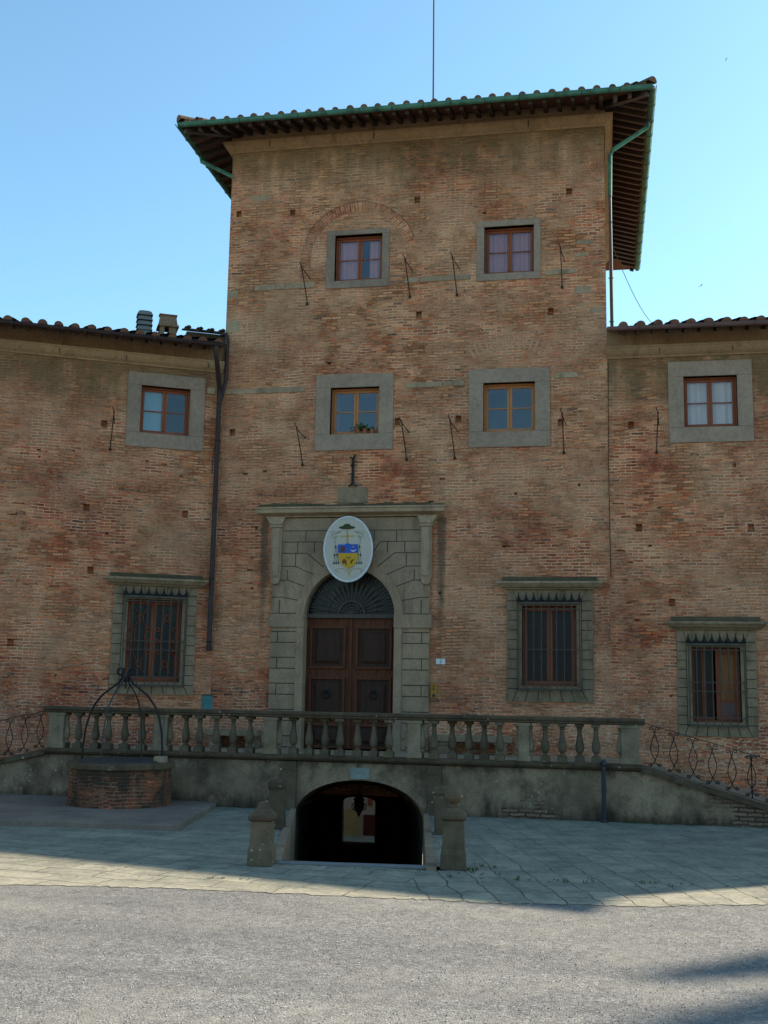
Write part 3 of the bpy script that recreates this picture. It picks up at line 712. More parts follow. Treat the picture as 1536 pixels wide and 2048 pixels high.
ins = [(ri, 11.5), (ri, 11.75)] + [(ri * cos(t), zc + ri * sin(t)) for t in [pi * k / 40 for k in range(41)]] + [(-ri, 11.75), (-ri, 11.5)]
acc = 0.0
for k in range(len(pts)):
    if k: acc += math.hypot(pts[k][0] - pts[k - 1][0], pts[k][1] - pts[k - 1][1])
    for P, u in ((pts[k], .24), (ins[k], 0.0)):
        m.uv[len(m.v)] = (u, acc); m.v.append((P[0], -.005, P[1]))
for k in range(len(pts) - 1): m.f.append((2 * k + 1, 2 * k, 2 * k + 2, 2 * k + 3)); m.m.append(0)
m.tube([(x * 1.004, -.006, z) for x, z in pts[6:38:2]], .005, 4, 1)
m.build('blind_arch', ['brick_arch', 'joint'], tower, fix=False)
m = MB()                                                       # flat relieving arch over the middle right window
for k in range(15):
    t = (k - 7) / 7; a = t * .5; x = 3.45 + 1.55 * sin(a); z = 8.35 + 1.55 * cos(a) - .22
    m.beam((x, -.004, z), (x + .30 * sin(a), -.004, z + .30 * cos(a)), .062, .008, 0, (0, 1, 0))
m.build('relieving_arch', plain_mat('faded_arch_brick', (.44, .24, .14), .92, var=.35, c2=(.38, .15, .08), scale=5.0), tower)
m = MB()
m.beam((0, -.05, 6.70), (0, -.05, 7.30), .055, .04, 0, (0, 1, 0)); m.beam((-.09, -.05, 6.66), (0, -.05, 6.73), .03, .03); m.beam((.09, -.05, 6.66), (0, -.05, 6.73), .03, .03)
m.beam((-.07, -.05, 7.32), (.03, -.05, 7.29), .03, .03); m.beam((0, -.06, 7.28), (.06, -.1, 7.36), .025, .025); m.beam((-.06, -.05, 7.12), (0, -.05, 7.14), .04, .03)
m.build('tie_anchor', 'iron', tower)
m = MB(); m.prism([(-.34, 6.29), (.34, 6.29), (.34, 6.64), (.1, 6.655), (-.33, 6.65)], -.03, .02); m.build('stone_block', 'stone_green', tower, bevel=.012)

# ---------------- portal
ZS, RI = 3.82, 1.0
m = MB()
PB = -.09                                                      # face of the ashlar
arc = [(RI * cos(t), ZS + RI * sin(t)) for t in [pi * k / 36 for k in range(37)]]
for sx in (-1, 1):                                             # jambs
    m.box(min(sx * 1.0, sx * 1.76), max(sx * 1.0, sx * 1.76), PB, .30, .93, ZS)
for k in range(36):                                            # spandrels: strips from the arch up to the frieze
    (xa, za), (xb, zb) = arc[k], arc[k + 1]
    m.add([(xa, PB, za), (xb, PB, zb), (xb, PB, 5.95), (xa, PB, 5.95), (xa, .30, za), (xb, .30, zb)], [(0, 1, 2, 3), (1, 0, 4, 5)])
for sx in (-1, 1): m.box(min(sx * 1.0, sx * 1.76), max(sx * 1.0, sx * 1.76), PB, .02, ZS, 5.95)
# archivolt and jamb moulding standing proud
mo = [(sx_, z) for sx_, z in [(1.0, .93)]]
for k in range(36):
    t0, t1 = pi * k / 36, pi * (k + 1) / 36; q = []
    for t in (t0, t1):
        for r in (1.0, 1.19): q.append((r * cos(t), ZS + r * sin(t)))
    m.add([(q[0][0], PB - .03, q[0][1]), (q[1][0], PB - .03, q[1][1]), (q[3][0], PB - .03, q[3][1]), (q[2][0], PB - .03, q[2][1]), (q[1][0], PB, q[1][1]), (q[3][0], PB, q[3][1]), (q[0][0], PB, q[0][1]), (q[2][0], PB, q[2][1])],
          [(0, 1, 2, 3), (1, 4, 5, 2), (0, 3, 7, 6)])
for sx in (-1, 1):
    m.box(min(sx * 1.0, sx * 1.17), max(sx * 1.0, sx * 1.17), PB - .03, PB, .93, 3.54)
    m.box(min(sx * .995, sx * 1.81), max(sx * .995, sx * 1.81), PB - .05, .28, 3.545, 3.83)   # impost block
# joints
YJ = PB
z = .97; k = 0
while z < 3.5:
    for sx in (-1, 1):
        m.seam((sx * 1.19, z), (sx * 1.76, z), YJ, .018)
        if k % 2 == 0: m.seam((sx * 1.60, z), (sx * 1.60, min(z + .235, 3.54)), YJ, .015)
    z += .235 if k % 2 == 0 else .325; k += 1
def polar(r, a): return (r * cos(a), ZS + r * sin(a))
for sx in (-1, 1):
    def J(p, q, w=.016): m.seam((sx * p[0], p[1]), (sx * q[0], q[1]), YJ, w)
    J((1.2, 3.845), (1.76, 3.845)); J((1.58, 3.85), (1.58, 4.14))
    J(polar(1.2, R(15)), (1.55, 4.20)); J((1.55, 4.20), (1.76, 4.20))
    J(polar(1.2, R(31)), (1.40, 4.575)); J((1.40, 4.575), (1.76, 4.575)); J((1.42, 4.59), (1.42, 4.80))
    J(polar(1.2, R(47)), (1.24, 4.88)); J((1.24, 4.88), (1.55, 4.88)); J((1.24, 4.89), (1.24, 5.17))
    J(polar(1.2, R(60)), (.98, 5.17)); J((.98, 5.17), (1.55, 5.17))
    J(polar(1.2, R(73)), (.66, 5.42)); J((.66, 5.42), (1.55, 5.42)); J((1.20, 5.18), (1.20, 5.42)); J((.82, 5.18), (.82, 5.42))
    J((.4, 5.67), (1.55, 5.67)); J((1.02, 5.43), (1.02, 5.67)); J((.52, 5.43), (.52, 5.67))
portal = m.build('portal', ['stone', 'joint'], tower, fix=True)
for sx in (-1, 1):
    m = MB()
    m.box(min(sx * 1.56, sx * 1.80), max(sx * 1.56, sx * 1.80), PB - .06, PB + .02, 4.62, 5.74)
    m.box(min(sx * 1.60, sx * 1.76), max(sx * 1.60, sx * 1.76), PB - .085, PB - .055, 4.66, 5.72)
    m.box(min(sx * 1.54, sx * 1.82), max(sx * 1.54, sx * 1.82), PB - .09, PB + .02, 5.741, 5.80)
    m.prism([(sx * 1.55, 5.801), (sx * 1.81, 5.801), (sx * 1.92, 5.97), (sx * 1.48, 5.97)], PB - .11, PB + .02)
    m.prism([(sx * 1.57, 4.619), (sx * 1.79, 4.619), (sx * 1.76, 4.50), (sx * 1.70, 4.47), (sx * 1.60, 4.50)], PB - .08, PB + .02)
    m.build('console', 'stone', portal, bevel=.008)
m = MB(); zc = 5.97
m.profile_x([(.02, zc), (-.13, zc), (-.15, zc + .03), (-.22, zc + .05), (-.30, zc + .08), (-.31, zc + .16), (-.335, zc + .17), (-.335, zc + .205), (.02, zc + .255)], -1.83, 1.80, 0, .95)
m.build('cornice', 'stone', portal)
m = MB()
for i in range(14):
    x = -2.1 + 4.15 * i / 14; h = random.uniform(.02, .07)
    m.prism([(x, zc + .19), (x + .3, zc + .19), (x + .3, zc + .24 + h), (x, zc + .24 + h * random.uniform(.7, 1.1))], -.20 + random.uniform(-.03, .03), -.004)
m.build('moss_bank', 'mosstop', portal)
# door leaves
for sx in (-1, 1):
    m = MB(); x0, x1 = (0.004, .995) if sx > 0 else (-.995, -.004)
    m.box(x0, x1, .16, .22, .95, 3.755)
    for (za, zb) in ((2.72, 3.52), (1.62, 2.42), (1.02, 1.42)):
        a, b = (x0 + .17, x1 - .14) if sx > 0 else (x0 + .14, x1 - .17)
        ring_rect(m, (a - .06, b + .06, za - .06, zb + .06), (a - .01, b + .01, za - .01, zb + .01), .105, .16)
        m.box(a - .01, b + .01, .150, .16, za - .01, zb + .01, 1); m.add([(a + .05, .149, za + .05), (b - .05, .149, za + .05), (b - .05, .149, zb - .05), (a + .05, .149, zb - .05), (a + .11, .118, za + .11), (b - .11, .118, za + .11), (b - .11, .118, zb - .11), (a + .11, .118, zb - .11)], [(0, 1, 5, 4), (1, 2, 6, 5), (2, 3, 7, 6), (3, 0, 4, 7), (4, 5, 6, 7)], 1)
        for ix in range(7):
            for iz in range(6):
                if random.random() < .8: m.lathe([(.012, 0), (.008, .01)], 5, (a + .1 + (b - a - .2) * ix / 6, .139, za + .1 + (zb - za - .2) * iz / 5))
    for zz_ in (1.52, 2.57, 3.64):
        for ix in range(6): m.lathe([(.02, -.012), (.02, .012)], 6, (x0 + .12 + (x1 - x0 - .24) * ix / 5, .158, zz_))
    if sx < 0: m.box(-.035, .03, .13, .16, .96, 3.75)
    leaf = m.build('door_leaf', ['wood_door', wood_mat('door_panel_wood', (.022, .009, .005), (.055, .020, .010), rough=.7)], tower, bevel=.004)
    k = MB(); kx = (x0 + x1) / 2 + .02 * sx
    k.lathe([(.06, -.01), (.045, .015), (.02, .03)], 10, (kx, .105, 2.17)); k.tube([(kx + .075 * sin(t), .09, 2.10 + .075 * cos(t)) for t in [2 * pi * q / 14 for q in range(14)]], .014, 6, closed=True)
    k.box(kx - .05, kx + .05, .115, .135, 2.10, 2.22)
    k.build('knocker', 'iron', leaf)
# fanlight over the door
m = MB(); m.beam((-1.0, .12, 3.80), (1.0, .12, 3.80), .09, .085)
hub = [(.29 * cos(t), .12, 3.84 + .29 * sin(t)) for t in [pi * k / 14 for k in range(15)]]; m.tube(hub, .022, 6)
for rr in (.22, .15, .08): m.tube([(rr * cos(t), .12, 3.84 + rr * sin(t)) for t in [pi * k / 12 for k in range(13)]], .010, 5)
for k in range(1, 9): a = pi * k / 9; m.tube([(0, .12, 3.84), (.29 * cos(a), .12, 3.84 + .29 * sin(a))], .009, 5)
for k in range(1, 18):
    a = pi * k / 18; dx, dz = cos(a), sin(a)
    m.tube([(.29 * dx, .12, 3.84 + .29 * dz), (.99 * dx, .12, 3.84 + .97 * dz)], .009, 5)
    for s in (-1, 1):
        b = a + s * .085; m.tube([(.56 * dx, .12, 3.84 + .56 * dz), (.74 * cos(a + s * .05), .115, 3.84 + .74 * sin(a + s * .05)), (.95 * cos(b), .12, 3.84 + .93 * sin(b))], .0075, 5)
    m.lathe([(.022, -.02), (.03, 0), (.022, .02)], 6, (.56 * dx, .12, 3.84 + .56 * dz))
m.tube([(.985 * cos(t), .12, 3.84 + .965 * sin(t)) for t in [pi * k / 30 for k in range(31)]], .018, 6)
m.build('fanlight_grille', 'iron_grey', tower)
m = MB(); m.add([(-1, .24, 3.76)] + [(1.0 * cos(t), .24, 3.80 + 1.0 * sin(t)) for t in [pi - pi * k / 24 for k in range(25)]] + [(1, .24, 3.76)], [tuple(range(27))[::-1]])
m.build('fanlight_glass', 'dusty', tower, fix=False)

# ================================================================== WINGS
def wing_eaves(parent, x0, x1, gut, y_out=-.72, ze=9.80, depth=8.0, xr=None, cornice=True):
    """cornice, roof with tiles and rafters, gutter for a wing whose front is local y = 0; xr(y) clips the roof on the right"""
    m = MB()
    m.profile_x(cornice_prof(9.40), x0, x1)
    x = x0 + 1.1
    while x < x1: m.seam((x, 9.41), (x, 9.56), -.17, .014, 1); x += random.uniform(1.1, 2.4)
    m.build('cornice', ['cornice', 'joint'], parent)
    m = MB(); m.box(x0, x1, -.03, .0, 9.603, 10.02); m.build('frieze_band', 'cornice', parent)
    xr = xr or (lambda y: x1)
    sl = .30; z = lambda y: ze + (y - y_out) * sl
    m = MB(); t = .05
    pl = [(x0, y_out), (xr(y_out), y_out), (xr(0), 0), (xr(depth), depth), (x0, depth)]
    lo = [(x, y, z(y)) for x, y in pl]; hi = [(x, y, z(y) + t) for x, y in pl]
    k = len(pl); m.add(lo, [tuple(range(k))[::-1]], 1); m.add(hi, [tuple(range(k))], 0)
    m.add(lo + hi, [(i, (i + 1) % k, (i + 1) % k + k, i + k) for i in range(k)], 0)
    d = Vector((0, 1, sl)).normalized(); nr = Vector((1, 0, 0)).cross(d)
    xx = x1 - .25
    while xx > x0 + .2:
        L = (depth - y_out) * math.hypot(1, sl)
        tile_column(m, Vector((xx, y_out - .03, z(y_out) + t)), d, L, Vector((1, 0, 0)), nr, .098)
        xx -= .345
    roof = m.build('roof', ['terracotta', 'pianelle'], parent, fix=False)
    xx = x1 - .45; c = 0
    while xx > x0 + .3 and c < 40:
        mb = MB(); p = Vector((xx, y_out + .06, z(y_out + .06) - .06)); mb.beam(p, p + d * .78, .085, .10); mb.build('rafter', 'wood_dark', roof); xx -= .325; c += 1
    gutter('gutter', [(x0, y_out - .055, ze + .02), (xr(y_out), y_out - .055, ze + .02)], gut, parent, .068)
    return roof

# ---- left wing: turned 28 degrees, running towards the viewer on the left
LWA = R(28.05)
left = thing('palace_wing', 'lower brick wing angled forward on the left with maroon downpipe and two chimneys', 'building', (-3.128, 0, 0), LWA)
L_U = ((-2.13, -.395, 7.495, 9.21), (-1.825, -.73, 7.825, 8.915)); L_G = ((-2.185, -.38, 2.03, 4.39), (-1.875, -.695, 2.30, 4.09))
holes = [hole(L_U[1]), hole(L_G[1])] + [putlog(*p) for p in ((-2.6, 7.95), (-2.87, 6.05), (-.73, 6.04), (-2.71, 4.68), (-4.26, 3.07), (-5.6, 6.0), (-6.4, 4.4))]
for x, z, w, h in ((-3.95, 7.25, .09, .04), (-3.93, 7.1, .05, .04), (-1.62, 7.18, .05, .04), (-1.24, 7.13, .11, .05), (-2.4, 5.5, .06, .05), (-3.3, 2.4, .05, .05), (-4.4, 5.8, .2, .03), (-4.3, 6.05, .25, .03), (-.85, 6.9, .1, .03), (-2.0, 3.5, .1, .03)):
    holes.append((x - w / 2, x + w / 2, z - h / 2, z + h / 2, .07, 0))
m = MB(); wall_front(m, -24, .06, 0, 10.02, holes); m.build('wall', ['brick_left', 'dark'], left, fix=False)
lroof = wing_eaves(left, -24, -.005, 'maroon', xr=lambda y: -.20 + (y + .72) * .28 if y < 0 else .53 * y)
M_['pane_reflection'] = plain_mat('painted_sky_reflection', (.20, .33, .36), .9, var=.08)  # pale sheet built as a curtain, painted as the open casement's sky reflection
small_window(left, *L_U, 'wood_red', [(L_U[1][0] + .05, -1.29, 7.86, 8.88, .24, 'pane_reflection', 1, .006)], label='upper window with a pale blue sheet painted as sky reflection in its left casement')
# right casement: no sheet behind it
big_window(left, *L_G, 'wood_red', 7, (.10, .40, .5, .95), label='lower window with ornamental lattice behind its grille')
lat = MB(); x0, x1, z0, z1 = L_G[1]; yv = .20
for s, xc in ((0, (x0 * 3 + x1) / 4 + .01), (1, (x0 + x1 * 3) / 4 - .01)):
    zc_ = (z0 + z1) / 2
    def rg(x, z, r, th=.012): lat.tube([(x + r * cos(t), yv, z + r * sin(t)) for t in [2 * pi * q / 14 for q in range(14)]], th, 5, closed=True)
    for sg in (-1, 1):
        rg(xc, zc_ + sg * .50, .062, .014)
        for sx in (-1, 1):
            lat.tube([(xc + sx * .13, yv, zc_ + sg * .70), (xc + sx * .04, yv, zc_ + sg * .565)], .011, 5)
            lat.tube([(xc + sx * .04, yv, zc_ + sg * .44), (xc + sx * .11, yv, zc_ + sg * .33), (xc + sx * .11, yv, 0 + zc_)], .011, 5)
            rg(xc + sx * .185, zc_ + sg * .25, .042)
    for sx in (-1, 1): rg(xc + sx * .185, zc_, .042)
win_l = [c for c in kids(left) if c.name.startswith('window')][-1]
lat.build('lattice', 'wood_red', win_l)
m = MB(); m.tube([(-.30, -.775, 9.76), (-.295, -.77, 9.58), (-.24, -.62, 9.42), (-.10, -.20, 8.95), (-.085, -.13, 8.80), (-.085, -.13, 3.02)], .055, 8)
for z in (8.6, 7.75, 6.2, 4.6, 3.2): m.tube([(-.085 + .062 * cos(t), -.13 + .062 * sin(t), z) for t in [2 * pi * q / 10 for q in range(10)]], .011, 4, closed=True)
m.tube([(-.09, -.13, 3.12), (-.085, -.13, 3.0)], .064, 8)
m.build('downpipe', 'maroon', left, smooth=True)
m = MB(); m.tube([(-.06, .12, 10.32), (.02, -.06, 10.30), (.05, -.11, 10.15), (.05, -.115, 9.2), (-.03, -.12, 8.80), (-.08, -.13, 8.62)], .043, 8)
m.build('downpipe', 'maroon', left, smooth=True)
m = MB(); m.tube([(-.17, -.05, 7.0), (-.16, -.06, 7.5), (-.09, -.09, 7.78)], .008, 5); m.build('cable', 'iron', left)
m = MB(); m.box(-.36, -.17, -.015, .01, 8.86, 9.0); m.build('string_course', 'stone', left, bevel=.006)
# chimneys on the roof
zr = lambda y: 9.80 + (y + .72) * .30
m = MB(); yb = 1.6; cx_ = -1.72; zb = zr(yb)
m.box(cx_ - .15, cx_ + .15, yb - .15, yb + .15, zb - .1, zb + .18)
for k in range(4):
    z = zb + .18 + k * .125
    m.add([(cx_ - .19, yb - .19, z), (cx_ + .19, yb - .19, z), (cx_ + .19, yb + .19, z), (cx_ - .19, yb + .19, z), (cx_ - .14, yb - .14, z + .10), (cx_ + .14, yb - .14, z + .10), (cx_ + .14, yb + .14, z + .10), (cx_ - .14, yb + .14, z + .10)],
          [(0, 3, 2, 1), (4, 5, 6, 7), (0, 1, 5, 4), (1, 2, 6, 5), (2, 3, 7, 6), (3, 0, 4, 7)])
    m.box(cx_ - .1, cx_ + .1, yb - .1, yb + .1, z + .10, z + .125)
m.build('chimney', 'concrete', lroof)['label'] = 'grey louvred concrete chimney'
m = MB(); cx_ = -1.16; 
for a, b in ((-.2, -.09), (.02, .2)): m.box(cx_ + a, cx_ + b, yb - .2, yb + .2, zb - .1, zb + .30)
m.box(cx_ - .25, cx_ + .25, yb - .25, yb + .25, zb + .30, zb + .345)
m.add([(cx_ - .22, yb - .22, zb + .346), (cx_ + .22, yb - .22, zb + .346), (cx_ + .22, yb + .22, zb + .346), (cx_ - .22, yb + .22, zb + .346), (cx_ - .19, yb - .08, zb + .62), (cx_ + .19, yb - .08, zb + .62), (cx_ + .19, yb + .08, zb + .62), (cx_ - .19, yb + .08, zb + .62)],
      [(0, 1, 5, 4), (1, 2, 6, 5), (2, 3, 7, 6), (3, 0, 4, 7), (4, 5, 6, 7)])
m.box(cx_ - .215, cx_ + .215, yb - .11, yb + .11, zb + .62, zb + .65)
m.build('chimney', 'pinkbrick', lroof)['label'] = 'squat brick chimney with sloped cap'
m = MB(); m.box(-.72, .5, 1.35, 1.9, zr(1.35) - .05, zr(1.35) + .30)                       # small tiled lean-to against the tower
m.add([(-.78, 1.25, zr(1.35) + .31), (.5, 1.25, zr(1.35) + .31), (.5, 1.95, zr(1.35) + .5), (-.78, 1.95, zr(1.35) + .5), (-.78, 1.25, zr(1.35) + .35), (.5, 1.25, zr(1.35) + .35), (.5, 1.95, zr(1.35) + .54), (-.78, 1.95, zr(1.35) + .54)],
      [(0, 3, 2, 1), (4, 5, 6, 7), (0, 1, 5, 4), (1, 2, 6, 5), (2, 3, 7, 6), (3, 0, 4, 7)], 1)
for k in range(5): tile_column(m, Vector((-.68 + k * .27, 1.24, zr(1.35) + .345)), Vector((0, .965, .262)), .75, Vector((1, 0, 0)), Vector((0, -.262, .965)), .06)
m.f = m.f
m.build('roof_hatch', ['terracotta', 'terracotta'], lroof, fix=False)

# ---- right wing
right = thing('palace_wing', 'lower brick wing on the right with brown gutter, white curtained window above a grilled one', 'building', (TX1, 0, 0))
def sh(w): return tuple((a - TX1, b - TX1, c, d) for a, b, c, d in w)
R_U = sh(((6.84, 8.56, 7.485, 9.255), (7.155, 8.25, 7.815, 8.925))); R_G = sh(((6.89, 8.45, 1.405, 3.55), (7.18, 8.14, 1.695, 3.195)))
holes = [hole(R_U[1]), hole(R_G[1])] + [putlog(x - TX1, z) for x, z in ((6.05, 7.9), (6.18, 5.68), (8.44, 5.66), (6.82, 4.11))]
for x, z, w, h in ((8.15, 6.98, .08, .08), (6.08, 7.1, .1, .03), (6.6, 6.1, .08, .04), (5.75, 6.2, .25, .03), (5.8, 5.2, .16, .04), (6.4, 5.3, .07, .04), (6.75, 2.2, .05, .05), (6.0, 4.95, .1, .03), (5.95, 4.1, .1, .03), (6.1, 3.75, .12, .03)):
    holes.append((x - TX1 - w / 2, x - TX1 + w / 2, z - h / 2, z + h / 2, .07, 0))
m = MB(); wall_front(m, 0, 3.75, 0, 10.02, holes, .003); m.build('wall', ['brick_right', 'dark'], right, fix=False)
rroof = wing_eaves(right, .0, 3.70, 'gutter_pink')
small_window(right, *R_U, 'wood_red', [(R_U[1][0] + .05, R_U[1][0] + .52, 7.86, 8.9, .26, 'curtain_white', 3), (R_U[1][0] + .58, R_U[1][1] - .05, 7.86, 8.9, .26, 'curtain_white', 3)], label='upper window with white curtains')
w = big_window(right, *R_G, 'wood_red', 6, (.10, .42, .53, .93), kind='shutter', label='lower window behind a grille, its right casement boarded')
x0, x1, z0, z1 = R_G[1]; xm = (x0 + x1) / 2
m = MB(); ring_rect(m, (xm + .01, x1 - .036, z0 + .037, z1 - .037), (xm + .11, x1 - .11, z0 + .44, z1 - .13), .20, .245); m.box(xm + .11, x1 - .11, .222, .24, z0 + .44, z1 - .13, 1)
m.box(xm + .10, x1 - .10, .192, .1995, z0 + .12, z0 + .38, 2)
m.build('shutter', ['wood_red', wood_mat('boarded_casement_wood', (.22, .085, .022), (.30, .125, .034)), plain_mat('faded_panel', (.16, .09, .085), .8)], w, bevel=.004)
m = MB(); m.tube([(0.02, -.012, 9.3), (.0, -.012, 7.0), (.012, -.012, 5.0), (.02, -.012, 4.6)], .006, 4); m.build('cable', 'rust', right)
# the wing goes on beyond the picture, bending forward like the left one; its eaves throw the long shadow on the court
BA = R(-15)
def far(v): return Matrix.Rotation(BA, 3, 'Z') @ Vector(v) + Vector((3.72, .0, 0))
m = MB(); q = [far((0, 0, 0)), far((8.4, 0, 0)), far((8.4, 9, 0)), far((0, 9, 0))]
m.add([*q, *[v + Vector((0, 0, 10.6)) for v in q]], [(0, 1, 5, 4), (1, 2, 6, 5), (2, 3, 7, 6), (3, 0, 4, 7)]); m.build('wall', 'brick_right', right)
m = MB(); q = [far((-.1, -.75, 10.5)), far((8.7, -.75, 10.5)), far((8.7, 9.3, 10.5)), far((-.1, 9.3, 10.5)), far((4.3, 4.3, 11.9))]
m.add(q, [(0, 1, 4), (1, 2, 4), (2, 3, 4), (3, 0, 4), (3, 2, 1, 0)]); m.build('roof', 'terracotta', right)

# ================================================================== TERRACE
FY = -3.3
ter = thing('terrace', 'stone terrace with balustrade and two side stairs in front of the tower door', 'terrace', (0, 0, 0))
# front wall with the arched mouth of the passage
AX0, AX1, ZSP, RISE = -.24, 2.20, -.17, .745
acx = (AX0 + AX1) / 2; arw = (AX1 - AX0) / 2
def arch_pts(n=28): return [(acx - arw * cos(t), ZSP + RISE * sin(t) ** .92) for t in [pi * k / n for k in range(n + 1)]]
m = MB(); ap = arch_pts()
m.box(-5.25, AX0, FY, FY + .3, -.02, .875); m.box(AX1, 6.03, FY, FY + .3, -.02, .875)
m.box(AX0 - .2, AX0, FY + .02, FY + .3, -1.4, -.021); m.box(AX1, AX1 + .2, FY + .02, FY + .3, -1.4, -.021)
for (xa, za), (xb, zb) in zip(ap, ap[1:]):
    m.add([(xa, FY, za), (xb, FY, zb), (xb, FY, .875), (xa, FY, .875), (xa, FY + .3, za), (xb, FY + .3, zb)], [(0, 1, 2, 3), (1, 0, 4, 5)])
m.add([(-5.25, FY, 0), (-5.25, 0.3, 0), (-5.25, 0.3, .875), (-5.25, FY, .875), (6.03, FY, 0), (6.03, 0, 0), (6.03, 0, .875), (6.03, FY, .875)], [(0, 1, 2, 3), (4, 5, 6, 7)])
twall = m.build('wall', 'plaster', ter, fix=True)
m = MB()
for (xa, za), (xb, zb) in zip(ap, ap[1:]):                   # smooth arch surround
    def o(x, z, k=.14): dx, dz = x - acx, z - ZSP + .25; l = math.hypot(dx, dz); return (x + dx / l * k, z + dz / l * k)
    (oa, ob) = o(xa, za), o(xb, zb); yf = FY - .02
    m.add([(xa, yf, za), (xb, yf, zb), (ob[0], yf, ob[1]), (oa[0], yf, oa[1]), (oa[0], FY, oa[1]), (ob[0], FY, ob[1]), (xa, FY + .3, za), (xb, FY + .3, zb)], [(0, 1, 2, 3), (3, 2, 5, 4), (1, 0, 6, 7)])
m.build('arch_surround', 'plaster', ter, fix=True)
m = MB(); m.box(-5.24, -.1, FY + .31, -.01, .80, .93); m.box(-.1, 6.02, FY + .31, -.01, .80, .93); m.build('floor', 'stone', ter)
m = MB(); m.profile_x([(FY - .10, .935), (FY - .10, .97), (FY + .24, .972), (FY + .24, .876), (FY + .0, .876), (FY - .02, .89), (FY - .07, .905), (FY - .085, .93)], -5.33, 6.08); m.build('ledge', 'stone_dark', ter, bevel=.006)
m = MB(); yc = FY + .06
m.profile_x([(yc - .14, 1.675), (yc - .16, 1.69), (yc - .16, 1.715), (yc - .185, 1.735), (yc - .19, 1.775), (yc - .17, 1.792), (yc + .17, 1.792), (yc + .19, 1.775), (yc + .185, 1.735), (yc + .16, 1.715), (yc + .14, 1.675)], -5.30, 6.10)
for x in (-4.2, -1.6, .2, 3.05, 5.1): m.beam((x, yc, 1.675), (x, yc, 1.797), .34, .008, 1)
m.build('handrail', ['stone_dark', 'joint'], ter)
m = MB(); m.box(-5.2, 6.0, FY - .06, FY + .18, .9725, 1.0); m.build('plinth', 'stone_dark', ter)
BALP = [(.072, 1.10), (.072, 1.115), (.040, 1.13), (.036, 1.16), (.055, 1.175), (.072, 1.21), (.078, 1.26), (.074, 1.31), (.060, 1.38), (.045, 1.46), (.037, 1.54), (.036, 1.565), (.052, 1.575), (.052, 1.59), (.04, 1.60), (.066, 1.625)]
def add_bal(mb, x, n=14, half=0):
    mb.lathe(BALP, n, (x, yc, 0)); mb.box(x - .085, x + .085, yc - .085, yc + .085, 1.0005, 1.10); mb.box(x - .08, x + .08, yc - .08, yc + .08, 1.625, 1.675)
m = MB(); add_bal(m, 0); bal0 = m.build('baluster', 'stone_pillar', ter, smooth=True)
bx = [-4.60, -4.29, -3.965, -3.65, -3.32, -2.46, -2.13, -1.81, -1.49, -1.17, -.33, -.02, .29, .605, .91, 1.225, 1.53, 2.36, 2.67, 2.97, 3.26, 3.55, 4.36, 4.66, 4.96, 5.25]
first = True
for x in bx:
    b = bal0 if first else dup(bal0, ter); first = False
    b.location = (x + random.uniform(-.006, .006), 0, 0); b.rotation_euler = (0, 0, 0); b.scale = (1, random.uniform(.97, 1.03), 1)
for x0, x1 in ((-5.22, -4.86), (-3.06, -2.74), (-.88, -.58), (1.84, 2.14), (3.86, 4.11), (5.66, 6.03)):
    m = MB(); m.box(x0 + .03, x1 - .03, yc - .13, yc + .13, 1.0005, 1.675); m.box(x0, x1, yc - .145, yc + .145, 1.0008, 1.10); m.box(x0, x1, yc - .145, yc + .145, 1.62, 1.674)
    for xe in (x0 + .02, x1 - .02):
        if -5.1 < xe < 5.9: m.lathe(BALP, 12, (xe, yc, 0))
    m.build('pier', 'stone_pier', ter, bevel=.006)
for x0, x1 in ((-.50, -.21), (2.24, 2.50)):                    # dark pilasters beside the arch
    m = MB(); m.box(x0, x1, FY - .08, FY + .01, -.01, .874); m.box(x0 - .01, x1 + .01, FY - .09, FY + .01, .72, .74); m.build('pilaster', 'stone_dark', ter, bevel=.01)
# vaulted passage running down to the street behind
m = MB()
secs = [(-3.01, 1.20, -.17, .57, -1.25), (2.0, 1.20, -.72, .02, -1.95), (8.0, 1.20, -1.3, -.55, -2.75), (8.02, .645, -.98, -.78, -2.75), (18.9, .63, -1.98, -1.78, -3.44)]
N_ = 18; prev = None; vs = []
for y, hw, zs_, zt, zf in secs:
    cx_ = ax(y); row = [(cx_ - hw, y, zf)] + [(cx_ - hw * cos(t), y, zs_ + (zt - zs_) * sin(t)) for t in [pi * k / N_ for k in range(N_ + 1)]] + [(cx_ + hw, y, zf)]
    vs += row
L_ = N_ + 3; fs = []
for i in range(len(secs) - 1):
    for k in range(L_): fs.append((i * L_ + k, i * L_ + (k + 1) % L_, (i + 1) * L_ + (k + 1) % L_, (i + 1) * L_ + k))
m.add(vs, fs); m.build('vault', 'plaster', ter, fix=False)
# back face of the palace round the passage exit
m = MB(); c15 = ax(18.9); m.box(c15 - 6, c15 - .62, 18.9, 19.1, -3.45, 4); m.box(c15 + .62, c15 + 6, 18.9, 19.1, -3.45, 4); m.box(c15 - .62, c15 + .62, 18.9, 19.1, -1.77, 4); m.build('rear_wall', 'plaster', ter)
